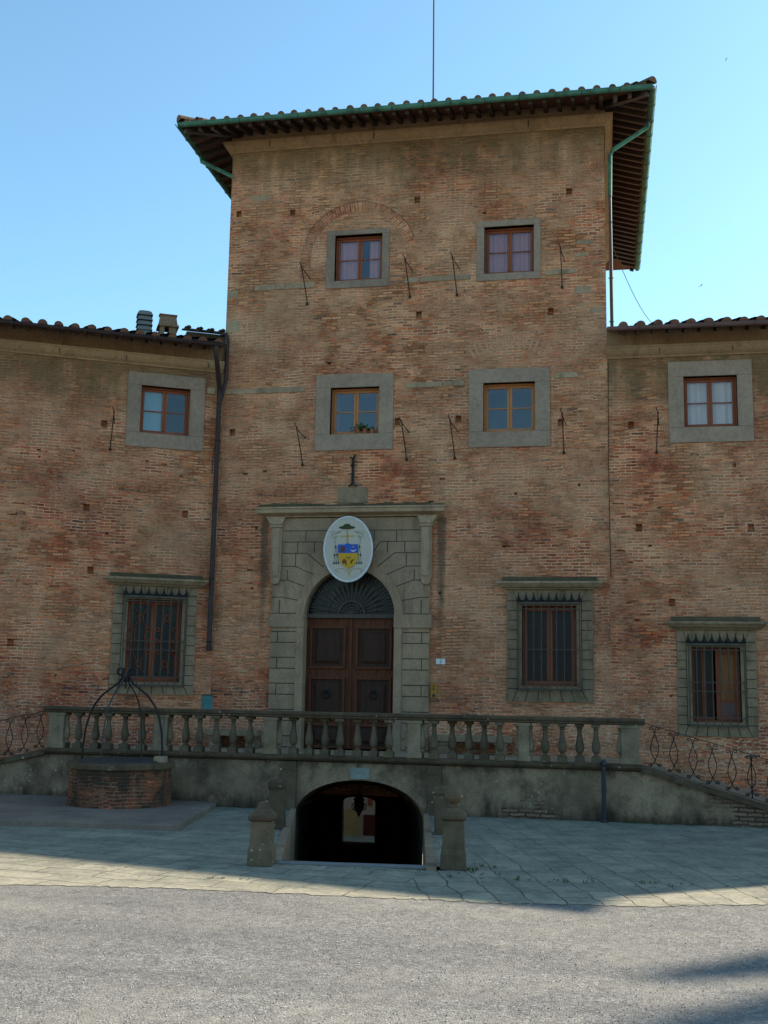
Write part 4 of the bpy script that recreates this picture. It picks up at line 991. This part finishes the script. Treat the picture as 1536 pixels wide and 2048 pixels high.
# stairs at both ends
def stair(sgn, xa, za, xb, zb):
    m = MB(); yb = FY + .26
    m.prism([(xa, -.02), (xb, -.02), (xb, max(zb - .09, .0)), (xa, za - .09)], FY, yb); m.build('stair_wall', 'plaster', ter)
    m = MB(); m.prism([(xa, za - .0885), (xb, zb - .0885), (xb, zb), (xa, za)], FY - .08, yb + .02); m.build('stair_ledge', 'stone_dark', ter)
    n_ = 6; m = MB()
    for k in range(n_):
        t0, t1 = k / n_, (k + 1) / n_; a, b = xa + (xb - xa) * t0, xa + (xb - xa) * t1
        m.box(min(a, b), max(a, b), yb + .021, -.02 if sgn > 0 else -.6, -.01, .93 * (1 - (k + 1) / (n_ + 1)))
    m.build('stair_steps', 'stone', ter)
stair(1, 6.031, .965, 9.35, .035); stair(-1, -5.251, .965, -9.2, .035)

# ---------------- iron stair railings
def scroll_unit(h, z0):
    """one lyre-shaped baluster of forged bar, crossing at neck and foot, with four scrolls"""
    m = MB()
    for s in (-1, 1):
        pts = []
        for k in range(10): t = k / 9; a = -pi * .2 - t * 1.9 * pi; r = .012 + .028 * t; pts.append((s * (.075 + r * cos(a)), 0, z0 + .055 + r * sin(a)))
        pts += [(s * .03, 0, z0 + .075), (0, 0, z0 + h * .20), (-s * .045, 0, z0 + h * .32), (-s * .072, 0, z0 + h * .46), (-s * .062, 0, z0 + h * .58), (-s * .028, 0, z0 + h * .72), (0, 0, z0 + h * .83), (s * .018, 0, z0 + h * .92)]
        for k in range(10): t = k / 9; a = pi * .95 - t * 1.9 * pi; r = .036 - .022 * t; pts.append((s * (.062 + r * cos(a)), 0, z0 + h * .945 + r * sin(a)))
        m.tube(pts, .0085, 5)
    return m
def railing(sgn, label, x0, z0, slope, n, post):
    o = thing('iron_railing', label, 'railing', (x0, FY + .09, z0), 0, 'iron stair railings')
    L = n * .325 + .1
    m = MB(); m.beam((-.02 * sgn, 0, .755), (L * sgn, 0, .755 - slope * L), .03, .012); m.build('handrail', 'iron', o)
    m = MB(); m.beam((-.02 * sgn, 0, .012), (L * sgn, 0, .012 - slope * L), .025, .01); m.build('bottom_rail', 'iron', o)
    u0 = None
    for k in range(n):
        x = (.17 + .325 * k)
        if u0 is None: u0 = scroll_unit(.73, .015).build('scroll_baluster', 'iron', o, smooth=True); b = u0
        else: b = u0.copy(); C.objects.link(b); b.parent = o
        b.location = (x * sgn, 0, -slope * x)
    for k in post:
        x = .17 + .325 * k; m = MB(); m.beam((x * sgn, .0, -slope * x), (x * sgn, .0, .755 - slope * x), .022, .022); m.build('post', 'iron', o)
    return o
railing(1, 'scrolled black iron railing down the long stair right of the balustrade', 6.10, .965, .278, 9, (5,))
railing(-1, 'scrolled black iron railing beside the stair left of the balustrade', -5.28, .97, .235, 9, (5,))

# ---------------- benches against the tower
def bench(x0, x1, label):
    o = thing('stone_bench', label, 'bench', ((x0 + x1) / 2, -.31, .93), 0, 'stone benches on the terrace'); w = (x1 - x0) / 2
    m = MB(); m.box(-w, w, -.22, .24, .26, .385); m.build('seat', 'stone_green', o, bevel=.015)
    for x in (-w * .72, w * .72): m = MB(); m.box(x - .11, x + .11, -.15, .2, 0, .2595); m.prism([(x - .11, .18), (x - .16, .2595), (x + .16, .2595), (x + .11, .18)], -.17, .2); m.build('support', 'stone_green', o, bevel=.01)
bench(-3.0, -1.86, 'mossy stone bench behind the balusters left of the doorway')
bench(1.95, 3.55, 'mossy stone bench behind the balusters right of the doorway')

# ================================================================== WELL
wx, wy = -3.25, -4.29
well = thing('stone_well', 'round brick well with black iron hoop on low stone step at left', 'well', (wx, wy, 0))
m = MB(); m.prism([(0, 0)] * 3, 0, 0) if False else None
pl = [(-6.6, -7.35), (-1.10, -6.95), (-1.74, FY - .005), (-6.6, FY - .005)]
m.add([(x - wx, y - wy, 0) for x, y in pl] + [(x - wx, y - wy, .095) for x, y in pl], [(0, 1, 5, 4), (1, 2, 6, 5), (2, 3, 7, 6), (3, 0, 4, 7), (4, 5, 6, 7)])
m.build('step', stone_mat('step_slab', (.135, .122, .108), (.185, .168, .148), dirt=.45, streak=False, dark=(.07, .065, .055)), well, bevel=.02)
m = MB(); vs = []; n_ = 40
for z in (.09, .745):
    for k in range(n_): a = 2 * pi * k / n_; vs.append((.915 * cos(a), .915 * sin(a), z))
fs = [(k, (k + 1) % n_, n_ + (k + 1) % n_, n_ + k) for k in range(n_)]
m.add(vs, fs)
for k in range(n_): m.uv[k] = (.915 * 2 * pi * k / n_, .128); m.uv[n_ + k] = (.915 * 2 * pi * k / n_, .745)
wm = brick_mat('brick_well_ring', red=.30, smear=-.06, moss=True, uv=True, course=.058); M_['brick_well_ring'] = wm
m.build('ring_wall', 'brick_well_ring', well)
m = MB(); vs = []; fs = []
pr = [(.70, .74), (.94, .74), (.965, .75), (.965, .825), (.96, .845), (.72, .848), (.70, .84)]
for r, z in pr:
    for k in range(n_): a = 2 * pi * k / n_; vs.append((r * cos(a), r * sin(a), z))
for i in range(len(pr)):
    for k in range(n_): j = (i + 1) % len(pr); fs.append((i * n_ + k, i * n_ + (k + 1) % n_, j * n_ + (k + 1) % n_, j * n_ + k))
m.add(vs, fs); m.build('rim', 'stone_dark', well, bevel=.006)
m = MB(); m.lathe([(.76, .849), (.76, .862), (.70, .885), (.05, .90)], 36); m.build('cover', 'steel', well, smooth=True)
m = MB(); m.box(.66, .85, -.12, .1, .846, .96); m.build('stone_foot', 'stone_pier', well, bevel=.015)
for k in range(4):
    a = R(-3) + k * pi / 2; ca, sa = cos(a), sin(a); m = MB()
    prof = [(.80, .84), (.79, 1.1), (.76, 1.4), (.70, 1.65), (.60, 1.86), (.46, 2.03), (.30, 2.15), (.15, 2.25), (.07, 2.36), (.055, 2.43)]
    prof += [(.12 + .058 * cos(t), 2.465 + .058 * sin(t)) for t in [pi * 1.0 - 1.75 * pi * q / 11 for q in range(12)]]
    m.tube([(r * ca, r * sa, z) for r, z in prof], .020 if k % 2 == 0 else .013, 7)
    m.build('rib', 'iron' if k % 2 == 0 else 'bluepost', well, smooth=True)
m = MB(); m.lathe([(.05, 2.28), (.065, 2.30), (.065, 2.34), (.04, 2.36)], 10); m.tube([(0, 0, 2.28), (0, 0, 2.16)], .015, 6); m.build('collar', 'iron', well)

# ================================================================== PILLARS, BOLLARDS, SMALL THINGS
def pillar(x, y, label, h, w, ball):
    o = thing('stone_pillar', label, 'pillar', (x, y, 0), R(6), 'short pillars at the passage mouth'); a = w / 2; b = a + .022
    m = MB(); m.add([(-b, -b, 0), (b, -b, 0), (b, b, 0), (-b, b, 0), (-b + .005, -b + .005, .19), (b - .005, -b + .005, .19), (b - .005, b - .005, .19), (-b + .005, b - .005, .19), (-a, -a, .25), (a, -a, .25), (a, a, .25), (-a, a, .25), (-a + .01, -a + .01, h), (a - .01, -a + .01, h), (a - .01, a - .01, h), (-a + .01, a - .01, h)],
                    [(3, 2, 1, 0)] + [(l * 4 + i, l * 4 + (i + 1) % 4, (l + 1) * 4 + (i + 1) % 4, (l + 1) * 4 + i) for l in range(3) for i in range(4)] + [(12, 13, 14, 15)])
    m.build('shaft', 'stone_pillar', o, bevel=.012)
    c = a + .024; t = .08
    m = MB(); m.add([(-a, -a, h + .001), (a, -a, h + .001), (a, a, h + .001), (-a, a, h + .001), (-c, -c, h + .02), (c, -c, h + .02), (c, c, h + .02), (-c, c, h + .02), (-c, -c, h + .06), (c, -c, h + .06), (c, c, h + .06), (-c, c, h + .06), (-t, -t, h + .15), (t, -t, h + .15), (t, t, h + .15), (-t, t, h + .15)],
                    [(3, 2, 1, 0)] + [(l * 4 + i, l * 4 + (i + 1) % 4, (l + 1) * 4 + (i + 1) % 4, (l + 1) * 4 + i) for l in range(3) for i in range(4)] + [(12, 13, 14, 15)])
    m.build('cap', 'stone_dark', o, bevel=.008)
    m = MB()
    if ball: m.lathe([(.07, h + .149), (.078, h + .175), (.05, h + .185), (.05, h + .20)] + [(.118 * sin(t_), h + .305 - .118 * cos(t_)) for t_ in [.45 + (pi - .5) * k / 10 for k in range(11)]], 16)
    else: m.add([(-.075, -.07, h + .15), (.07, -.075, h + .15), (.075, .06, h + .15), (-.06, .075, h + .15), (-.055, -.045, h + .20), (.075, -.03, h + .235), (.045, .05, h + .245), (-.05, .055, h + .225)], [(0, 1, 5, 4), (1, 2, 6, 5), (2, 3, 7, 6), (3, 0, 4, 7), (4, 5, 6, 7)])
    m.build('finial', 'stone_dark', o, smooth=ball)
pillar(1.10, -9.78, 'short stone pillar with broken finial left of the passage ramp', .545, .275, False)
pillar(3.49, -9.35, 'short stone pillar with ball finial right of the passage ramp', .60, .285, True)
for x, y, h, lb in ((.26, -6.15, .76, 'dark lichened stone bollard behind the broken pillar, left of the arch'), (2.88, -5.95, .74, 'dark lichened stone bollard behind the ball topped pillar, right of the arch')):
    m = MB(); w = .125
    m.add([(-w, -w, 0), (w, -w, 0), (w, w, 0), (-w, w, 0), (-w + .012, -w + .012, h - .13), (w - .012, -w + .012, h - .13), (w - .012, w - .012, h - .13), (-w + .012, w - .012, h - .13), (-w - .01, -w - .01, h - .11), (w + .01, -w - .01, h - .11), (w + .01, w + .01, h - .11), (-w - .01, w + .01, h - .11), (-w, -w, h), (w, -w, h), (w, w, h), (-w, w, h)],
          [(3, 2, 1, 0)] + [(l * 4 + i, l * 4 + (i + 1) % 4, (l + 1) * 4 + (i + 1) % 4, (l + 1) * 4 + i) for l in range(3) for i in range(4)] + [(12, 13, 14, 15)])
    o = m.build('stone_bollard', 'stone_dark', None, bevel=.018); o.location = (x, y, 0); o.rotation_euler = (R(1.5), R(-2), R(9)); tag(o, lb, 'bollard', 'stone bollards beside the ramp')
# blue-grey standpipe
o = thing('metal_post', 'slim blue grey metal standpipe against the terrace wall on the right', 'post', (5.38, FY - .14, 0))
m = MB(); m.tube([(0, 0, 0), (0, 0, .98)], .042, 10); m.tube([(0, 0, 0), (0, 0, .05)], .06, 10); m.build('shaft', 'bluepost', o, smooth=True)
m = MB(); m.lathe([(.043, .97), (.06, .985), (.06, 1.01), (.045, 1.05), (.015, 1.075)], 10); m.tube([(0, 0, 1.02), (-.06, -.05, 1.03), (-.08, -.07, .99)], .016, 6); m.build('cap', 'bluepost', o)
# house number, bell panel, hatch, plaque
def text(s, size, mat, parent, loc, ext=.002):
    cu = bpy.data.curves.new('numeral', 'FONT'); cu.body = s; cu.size = size; cu.extrude = ext; cu.align_x = 'CENTER'; cu.align_y = 'CENTER'
    t = bpy.data.objects.new('tmp', cu); C.objects.link(t)
    dg = bpy.context.evaluated_depsgraph_get(); me = bpy.data.meshes.new_from_object(t.evaluated_get(dg)); bpy.data.objects.remove(t)
    o = bpy.data.objects.new('numeral', me); C.objects.link(o); me.materials.clear(); me.materials.append(M_[mat]); o.parent = parent; o.location = loc; o.rotation_euler = (R(90), 0, 0); return o
o = thing('house_number_plate', 'small white house number plate on the brick right of the doorway', 'plate', (2.0, -.012, 2.84))
m = MB(); m.box(-.10, .10, -.006, .01, -.06, .06); m.build('panel', 'white', o, bevel=.004); text('2', .10, 'ink', o, (0, -.008, 0))
o = thing('doorbell_panel', 'narrow brass doorbell panel below the house number plate', 'doorbell', (1.86, -.012, 2.22))
m = MB(); m.box(-.075, .075, -.012, .01, -.155, .155); m.build('panel', 'brass', o, bevel=.006)
m = MB(); m.lathe([(.035, -.004), (.035, .004)], 12, (0, 0, 0)); d_ = m.build('speaker', 'ink', o); d_.rotation_euler = (R(90), 0, 0); d_.location = (0, -.016, -.10)
for z in (.10, .03): m = MB(); m.box(-.02, .02, -.02, -.012, z - .02, z + .02); m.build('button', 'brownred', o)
o = thing('utility_hatch', 'teal painted metal hatch low on the wall beside the downpipe', 'hatch', (-3.128 - .02, -.0, 0), LWA)
m = MB(); m.box(-.15, .21, -.03, .0, 1.6, 2.04); m.build('frame', 'teal', o); 
m = MB(); m.box(-.125, .185, -.042, -.031, 1.62, 2.015); m.box(.155, .175, -.055, -.042, 1.9, 1.95); m.build('door', 'teal', o, bevel=.004)
m = MB(); m.box(-.16, .22, -.06, .0, 2.041, 2.052); m.build('top_flange', 'iron', o)
o = thing('stone_plaque', 'pale inscribed stone plaque above the passage arch', 'plaque', (.995, FY - .03, .695))
m = MB(); m.box(-.18, .18, -.012, .03, -.10, .10); ring_rect(m, (-.18, .18, -.10, .10), (-.16, .16, -.085, .085), -.02, -.0121); m.build('slab', 'marble', o, bevel=.004)
m = MB(); x = -.10
while x < .10: m.box(x, x + random.uniform(.006, .011), -.0135, -.0119, -.012, random.uniform(.010, .022)); x += random.uniform(.016, .024)
m.build('inscription', 'concrete', o)

# iron torch brackets
def bracket(x, z, label, parent_rot=0.0, base=(0, 0, 0), lean=-.07):
    m = MB(); m.tube([(0, -.02, 0), (lean * .2, -.06, .18), (lean, -.36, .80)], .0125, 6); m.tube([(lean * .93, -.33, .75), (.06, 0, .60)], .0105, 6)
    m.lathe([(.028, -.03), (.03, 0), (.024, .03)], 8, (0, -.02, 0)); m.tube([(lean, -.36, .80), (lean - .025, -.38, .83), (lean - .035, -.375, .87), (lean - .03, -.36, .89)], .011, 5)
    m.lathe([(.018, -.02), (.02, .02)], 6, (lean * .95, -.34, .77))
    o = m.build('iron_bracket', 'rust', None); o.rotation_euler = (0, 0, parent_rot)
    o.location = Vector(base) + Matrix.Rotation(parent_rot, 3, 'Z') @ Vector((x, 0, z)); tag(o, label, 'bracket', 'iron torch brackets on the walls')
bracket(-1.17, 10.95, 'thin rusty iron bracket left of the window with parted pink curtains')
bracket(1.22, 11.0, 'thin rusty iron bracket right of the window with parted pink curtains')
bracket(2.29, 10.99, 'thin rusty iron bracket left of the top window with drawn pink curtains')
bracket(4.62, 11.05, 'thin rusty iron bracket right of the top window with drawn pink curtains', lean=-.02)
bracket(-1.17, 7.18, 'thin rusty iron bracket left of the window with flower pots')
bracket(1.20, 7.25, 'thin rusty iron bracket right of the window with flower pots')
bracket(2.27, 7.26, 'thin rusty iron bracket left of the middle window without pots')
bracket(4.63, 7.33, 'thin rusty iron bracket right of the middle window without pots', lean=-.02)
bracket(6.57, 7.29, 'thin rusty iron bracket left of the white curtained window', lean=.03)
bracket(-2.44, 7.38, 'thin rusty iron bracket on the left wing beside its upper window', LWA, (-3.128, 0, 0), lean=.02)

# flower pots on the sill
def pot(x, s, label, leaves, spread):
    o = thing('flower_pot', label, 'flower pot', (x, .02, 7.861), 0, 'flower pots on the window sill')
    m = MB(); m.lathe([(.04 * s, 0), (.058 * s, .09 * s), (.065 * s, .09 * s), (.065 * s, .115 * s), (.05 * s, .115 * s)], 12); m.build('pot', 'pot', o, smooth=True)
    m = MB(); rnd = random.Random(int(x * 100))
    for k in range(leaves):
        a = rnd.uniform(0, 2 * pi); e = rnd.uniform(-.2, 1.3); L = rnd.uniform(.05, .13) * spread; p = Vector((0, 0, .11 * s)); d = Vector((cos(a) * cos(e), sin(a) * cos(e) * .6, sin(e))); q = p + d * L; sd = d.cross(Vector((.3, .2, 1))).normalized() * .02
        m.add([q - d * .03, q + sd, q + d * .045, q - sd], [(0, 1, 2, 3)])
    m.build('foliage', 'leaf', o, fix=False)
pot(.08, .8, 'bushy trailing plant in a pot, leftmost on the sill', 70, 1.35); pot(.24, .95, 'leafy green plant in a clay pot, middle of the sill', 45, .9); pot(.40, .9, 'small plant in a bare clay pot, rightmost on the sill', 14, .6)

# ---------------- coat of arms
arms = thing('coat_of_arms', 'oval cream bishop coat of arms with blue and gold shield hung over the doorway', 'coat of arms', (0, -.36, 5.22))
arms.rotation_euler = (R(4), 0, R(-1))
def oval(rx, rz, n=48, ox=0, oz=0): return [(ox + rx * cos(2 * pi * k / n), oz + rz * sin(2 * pi * k / n)) for k in range(n)]
m = MB(); m.prism(oval(.535, .70), .0, .04); m.build('panel', 'panel', arms)
m = MB(); m.tube([(.535 * cos(t), .005, .70 * sin(t)) for t in [2 * pi * k / 48 for k in range(48)]], .022, 6, closed=True); m.build('rim', 'rimwhite', arms, smooth=True)
Z0, K = .635, .00715 / 7.0                                       # pixel plan of the blazon: 1536-wide enlargement, 938 px across the oval
def bz(px, py): return ((px - 722) * 1.14e-3, (838 - py) * 1.098e-3)
def flatp(name, pts, mat, y=-.006, parent=arms, t=.006): m = MB(); m.prism([bz(*p) for p in pts], y, y + t); return m.build(name, mat, parent)
flatp('hat', [(535, 412), (560, 392), (620, 378), (645, 350), (680, 336), (730, 336), (760, 352), (778, 378), (840, 392), (868, 408), (840, 430), (760, 444), (650, 444), (570, 430)], 'green')
m = MB()
for a, b, w in (((708, 445), (714, 740), 22), ((590, 577), (832, 577), 18), ((742, 1210), (748, 1345), 16)): (x0, z0), (x1, z1) = bz(*a), bz(*b); m.beam((x0, -.006, z0), (x1, -.006, z1), w * 1.1e-3, .01, 0, (0, 1, 0))
for c, r in (((592, 577), 14), ((832, 577), 14), ((712, 695), 15), ((748, 1355), 12), ((712, 520), 10)): x, z = bz(*c); m.prism(oval(r * 1.1e-3, r * 1.1e-3, 10, x, z), -.012, -.004)
m.build('cross', 'gold', arms)
gold = flatp('shield', [(528, 915), (922, 915), (920, 990), (905, 1060), (875, 1120), (820, 1180), (742, 1222), (665, 1185), (600, 1125), (555, 1050), (535, 985)], 'gold', -.018, t=.012)
flatp('chief', [(526, 745), (660, 745), (690, 728), (720, 720), (745, 728), (775, 742), (918, 742), (920, 914), (528, 914)], 'blue', -.022, gold, .016)
m = MB()
for pts in ([(590, 785), (640, 785), (640, 815), (655, 815), (655, 850), (640, 850), (640, 895), (585, 895), (585, 850), (575, 850), (575, 815), (590, 815)], [(648, 780), (662, 780), (660, 890), (645, 890)]): m.prism([bz(*p) for p in pts], -.028, -.0221)
for pts in ([(610, 1090), (625, 1050), (650, 1030), (680, 1040), (700, 1075), (695, 1110), (710, 1140), (690, 1150), (670, 1115), (640, 1120), (625, 1130)], [(770, 1120), (790, 1060), (830, 1035), (850, 1045), (815, 1075), (800, 1120)], [(680, 990), (700, 985), (735, 1020), (765, 985), (780, 1000), (740, 1032)]): m.prism([bz(*p) for p in pts], -.024, -.0181)
m.build('charge', 'brownred', gold)
m = MB(); st = [(24 if k % 2 == 0 else 10, 2 * pi * k / 16) for k in range(16)]; m.prism([bz(826 + r * cos(a), 790 + r * sin(a)) for r, a in st], -.028, -.0221, 1)
m.prism([bz(*p) for p in [(780, 845), (800, 862), (830, 868), (860, 860), (882, 842), (874, 872), (845, 888), (815, 888), (790, 874)]], -.028, -.0221, 0)
m.build('star_and_crescent', ['white', 'gold'], gold)
for s in (-1, 1):
    def mx(px): return px if s < 0 else 1430 - px
    m = MB()
    def cu(pts, r=.0045):
        m.tube([(bz(mx(px), py)[0], -.006, bz(mx(px), py)[1]) for px, py in pts], r, 5)
    cu([(620, 460), (560, 490), (500, 525), (430, 540), (395, 510), (420, 480), (480, 490), (520, 520), (560, 505), (540, 480), (500, 500)]); cu([(430, 540), (410, 575), (440, 610), (500, 610), (525, 580), (495, 565), (470, 600), (468, 660), (480, 780)])
    for a, b in (((480, 800), (462, 930)), ((480, 800), (510, 930)), ((462, 960), (448, 1080)), ((462, 960), (492, 1080)), ((510, 960), (492, 1080)), ((510, 960), (540, 1080))): cu([a, b], .0035)
    m.build('cord', 'cord', arms)
    for px, py in ((481, 790), (461, 950), (510, 942), (448, 1105), (494, 1103), (541, 1103)):
        m = MB(); x, z = bz(mx(px), py); m.prism([(x - .006, z + .03), (x + .006, z + .03), (x + .019, z - .026), (x - .019, z - .026)], -.014, -.004); m.build('tassel', 'tassel', arms)
m = MB()                                                        # faded scroll
for pts in ([(465, 1262), (500, 1238), (560, 1225), (625, 1220), (690, 1250), (710, 1290)], [(770, 1290), (800, 1240), (850, 1222), (920, 1218), (980, 1230), (1010, 1245)], [(465, 1262), (540, 1290), (545, 1310)], [(1010, 1245), (960, 1310)]):
    m.tube([(bz(*p)[0], -.003, bz(*p)[1]) for p in pts], .0045, 5)
m.build('scroll', 'cord', arms)
m = MB(); m.beam((0, .04, .5), (0, .26, .5), .03, .03); m.beam((0, .04, -.3), (0, .26, -.3), .03, .03); m.build('hanger', 'iron', arms)

# ---------------- lantern in the passage
ly = -.2
o = thing('hanging_lantern', 'black iron lantern hanging in the dark passage under the terrace', 'lantern', (ax(ly), ly, -.17))
m = MB(); m.lathe([(.015, -.25), (.04, -.18), (.085, -.12), (.10, .08), (.13, .09), (.05, .19), (.02, .22)], 6); m.build('body', 'iron', o)
m = MB()
for k in range(6):
    a = pi * k / 3; m.tube([(.09 * cos(a), .09 * sin(a), .05), (.15 * cos(a), .15 * sin(a), -.02), (.15 * cos(a), .15 * sin(a), -.09), (.10 * cos(a), .10 * sin(a), -.11)], .012, 5)
m.build('scroll_arm', 'iron', o)
m = MB(); m.tube([(0, 0, .22), (0, 0, .50)], .01, 5); m.build('chain', 'iron', o)
# ---------------- house across the low street
hy = 20.9; hx = ax(hy)
hs = thing('street_house', 'yellow and grey street house seen through the end of the passage', 'house', (hx, hy, -3.45))
m = MB(); m.box(-5, .08, 0, 3, 0, .98, 1); m.box(-5, 6, .0, 3, .9801, 5.4, 0); m.box(.08, 6, .0, 3, 0, .98, 0)
m.build('wall', [plain_mat('pale_render', (.52, .51, .47), .9), plain_mat('yellow_render', (.50, .42, .20), .9), plain_mat('red_render', (.45, .17, .10), .9)], hs)
m = MB(); m.box(.20, 1.0, -.03, .02, 0, .80); m.build('door', plain_mat('dark_red_door', (.12, .025, .02), .7), hs)
m = MB(); m.box(.36, .56, -.03, .02, 1.16, 1.66); m.build('shutter', plain_mat('red_shutter', (.33, .10, .06), .7), hs)
m = MB(); m.box(.30, 1.3, -.02, .02, 1.80, 2.4); m.build('red_panel', plain_mat('red_render_panel', (.42, .15, .09), .9), hs)
# ---------------- antenna, wire, birds
m = MB(); m.tube([(0, 0, 0), (.0, 0, 2.2), (.0, 0, 6.5)], [.03, .022, .02], 8); m.lathe([(.06, 0), (.06, .08), (.03, .1)], 8)
o = m.build('antenna_mast', 'iron_grey', None); o.location = (1.09, cyr - .1, apex.z - .03); o.rotation_euler = (R(0), R(-.3), 0); tag(o, 'tall thin antenna mast rising from the tower roof', 'antenna')
m = MB(); p, q = Vector((5.72, 1.0, 12.4)), Vector((7.3, 5.6, 11.6)); m.tube([p + (q - p) * t - Vector((0, 0, .5 * sin(pi * t))) for t in [k / 14 for k in range(15)]], .008, 4)
o = m.build('overhead_wire', 'iron_grey', None); tag(o, 'thin slack wire from the tower downpipe to the right wing roof', 'wire')
def bird(x, y, z, label, a):
    m = MB(); m.lathe([(.002, -.09), (.018, -.06), (.03, 0), (.022, .06), (.004, .09)], 8)
    m.add([(0, .03, .03), (0, -.03, .05), (.16, -.05, .0), (.30, .02, -.10)], [(0, 1, 2), (1, 3, 2)]); m.add([(0, .03, .03), (0, -.03, .05), (-.16, -.05, .0), (-.30, .02, -.10)], [(0, 2, 1), (1, 2, 3)]); m.add([(-.01, 0, -.08), (.01, 0, -.08), (.03, 0, -.16), (-.03, 0, -.16)], [(0, 1, 2, 3)])
    o = m.build('bird', 'ink', None, fix=False); o.location = (x, y, z); o.scale = (.6, .6, .6); o.rotation_euler = (R(70), R(a), R(20)); tag(o, label, 'bird', 'swifts in the sky')
bird(10.68, 20, 27.78, 'tiny dark swift high in the sky at upper right', 30); bird(9.45, 20, 18.24, 'tiny dark swift lower in the sky, above the right wing roof', -25)

# ---------------- cypresses beyond the right edge, whose shadows reach the gravel
def cypress(x, y, h, rw, label, seed):
    rnd = random.Random(seed); o = thing('cypress_tree', label, 'tree', (x, y, 0), 0, 'cypress trees beside the court')
    m = MB(); m.tube([(0, 0, 0), (.03, 0, h * .5), (0, .02, h * .96)], [.14, .08, .02], 8); m.build('trunk', 'bark', o)
    m = MB()
    for k in range(5200):
        t = rnd.random() ** .8; z = .7 + (h - .7) * t; r = rw * (1 - t) ** .6 * (.35 + .65 * min(1, t * 6)) * math.sqrt(rnd.random()); a = rnd.uniform(0, 2 * pi)
        p = Vector((r * cos(a), r * sin(a), z)); d = Vector((cos(a) * .4, sin(a) * .4, 1)).normalized(); s = d.cross(Vector((rnd.random(), rnd.random(), .2))).normalized() * rnd.uniform(.06, .12); L = rnd.uniform(.2, .45)
        m.add([p - s, p + s, p + d * L], [(0, 1, 2)])
    m.build('crown', 'leaf', o, fix=False)
K_ = 1.0 / math.tan(SUN_EL)
for sx_, sy_, h, rw, lb, sd in ((6.0, -14.2, 20.0, 1.7, 'slender cypress beside the court, nearer the palace', 1), (5.85, -15.7, 21.0, 2.1, 'fuller cypress beside the court, farther from the palace', 2)):
    cypress(sx_ + h * K_ * .81, sy_ + h * K_ * .59, h, rw, lb, sd)

# ---------------- weeds and loose pebbles
rnd = random.Random(3); m = MB()
def tuft(x, y, s, n):
    for k in range(n):
        a = rnd.uniform(0, 2 * pi); e = rnd.uniform(.25, 1.3); L = s * rnd.uniform(.5, 1.2); bx_, by_ = x + rnd.gauss(0, s * .5), y + rnd.gauss(0, s * .35)
        d = Vector((cos(a) * cos(e), sin(a) * cos(e), sin(e))); sd = d.cross(Vector((0, 0, 1))).normalized() * s * .12; p = Vector((bx_, by_, 0))
        m.add([p, p + d * L * .6 + sd, p + d * L, p + d * L * .6 - sd], [(0, 1, 2, 3)])
for k in range(34): tuft(rnd.uniform(5.6, 9.2), FY - rnd.uniform(.02, .16), rnd.uniform(.02, .06), 14)
for k in range(16): tuft(rnd.uniform(-1.5, -.5) if k % 2 else rnd.uniform(3.0, 5.4), FY - rnd.uniform(.01, .06), rnd.uniform(.015, .03), 8)
for k in range(12): tuft(3.75 + rnd.gauss(0, .12), -9.5 + rnd.gauss(0, .18), .05, 12)
for k in range(36): tuft(rnd.uniform(3.3, 7.6), -9.95 + rnd.gauss(0, .14), rnd.uniform(.02, .05), 10)
for k in range(10): tuft(rnd.uniform(1.2, 3.3), -9.72 + rnd.gauss(0, .03), .025, 8)
for k in range(8): tuft(1.0 + rnd.gauss(0, .15), -10.95 + rnd.gauss(0, .02), .03, 10)
for k in range(10): tuft(rnd.uniform(-1.2, .6), -11.1 + rnd.gauss(0, .4), .02, 6)
o = m.build('weeds', 'leaf', None, fix=False); o['kind'] = 'stuff'
o['label'] = 'small green weeds in the paving joints'
m = MB()
for k in range(9000):
    t = rnd.random() ** 1.6; d = 6.2 + 6.5 * t
    y = -24 + d; x = 5.346 - .193 * d + rnd.uniform(-.40, .40) * d
    if y > -11.85 - max(0, (1.5 - x)) * .13 + max(0, x - 4.3) * .22 + abs(rnd.gauss(0, .16)): continue
    r = rnd.choice((.005, .006, .007, .008)) * rnd.uniform(.7, 1.2); q = rnd.uniform(0, pi); c, s = cos(q) * r, sin(q) * r; z = -.004 if y < -12.1 else .001
    m.add([(x + c, y + s, z), (x - s, y + c, z), (x - c * rnd.uniform(.7, 1.2), y - s, z), (x + s, y - c, z), (x + r * rnd.uniform(-.3, .3), y, z + r * rnd.uniform(.6, 1.1))], [(0, 1, 4), (1, 2, 4), (2, 3, 4), (3, 0, 4)], rnd.choice((0, 0, 1, 2)))
o = m.build('loose_pebbles', [plain_mat('pebble_mid', (.24, .235, .23), .9), plain_mat('pebble_dark', (.12, .12, .125), .9), plain_mat('pebble_pale', (.42, .41, .39), .9)], None, fix=False); o['kind'] = 'stuff'
o['label'] = 'loose grey pebbles scattered over the gravel court'
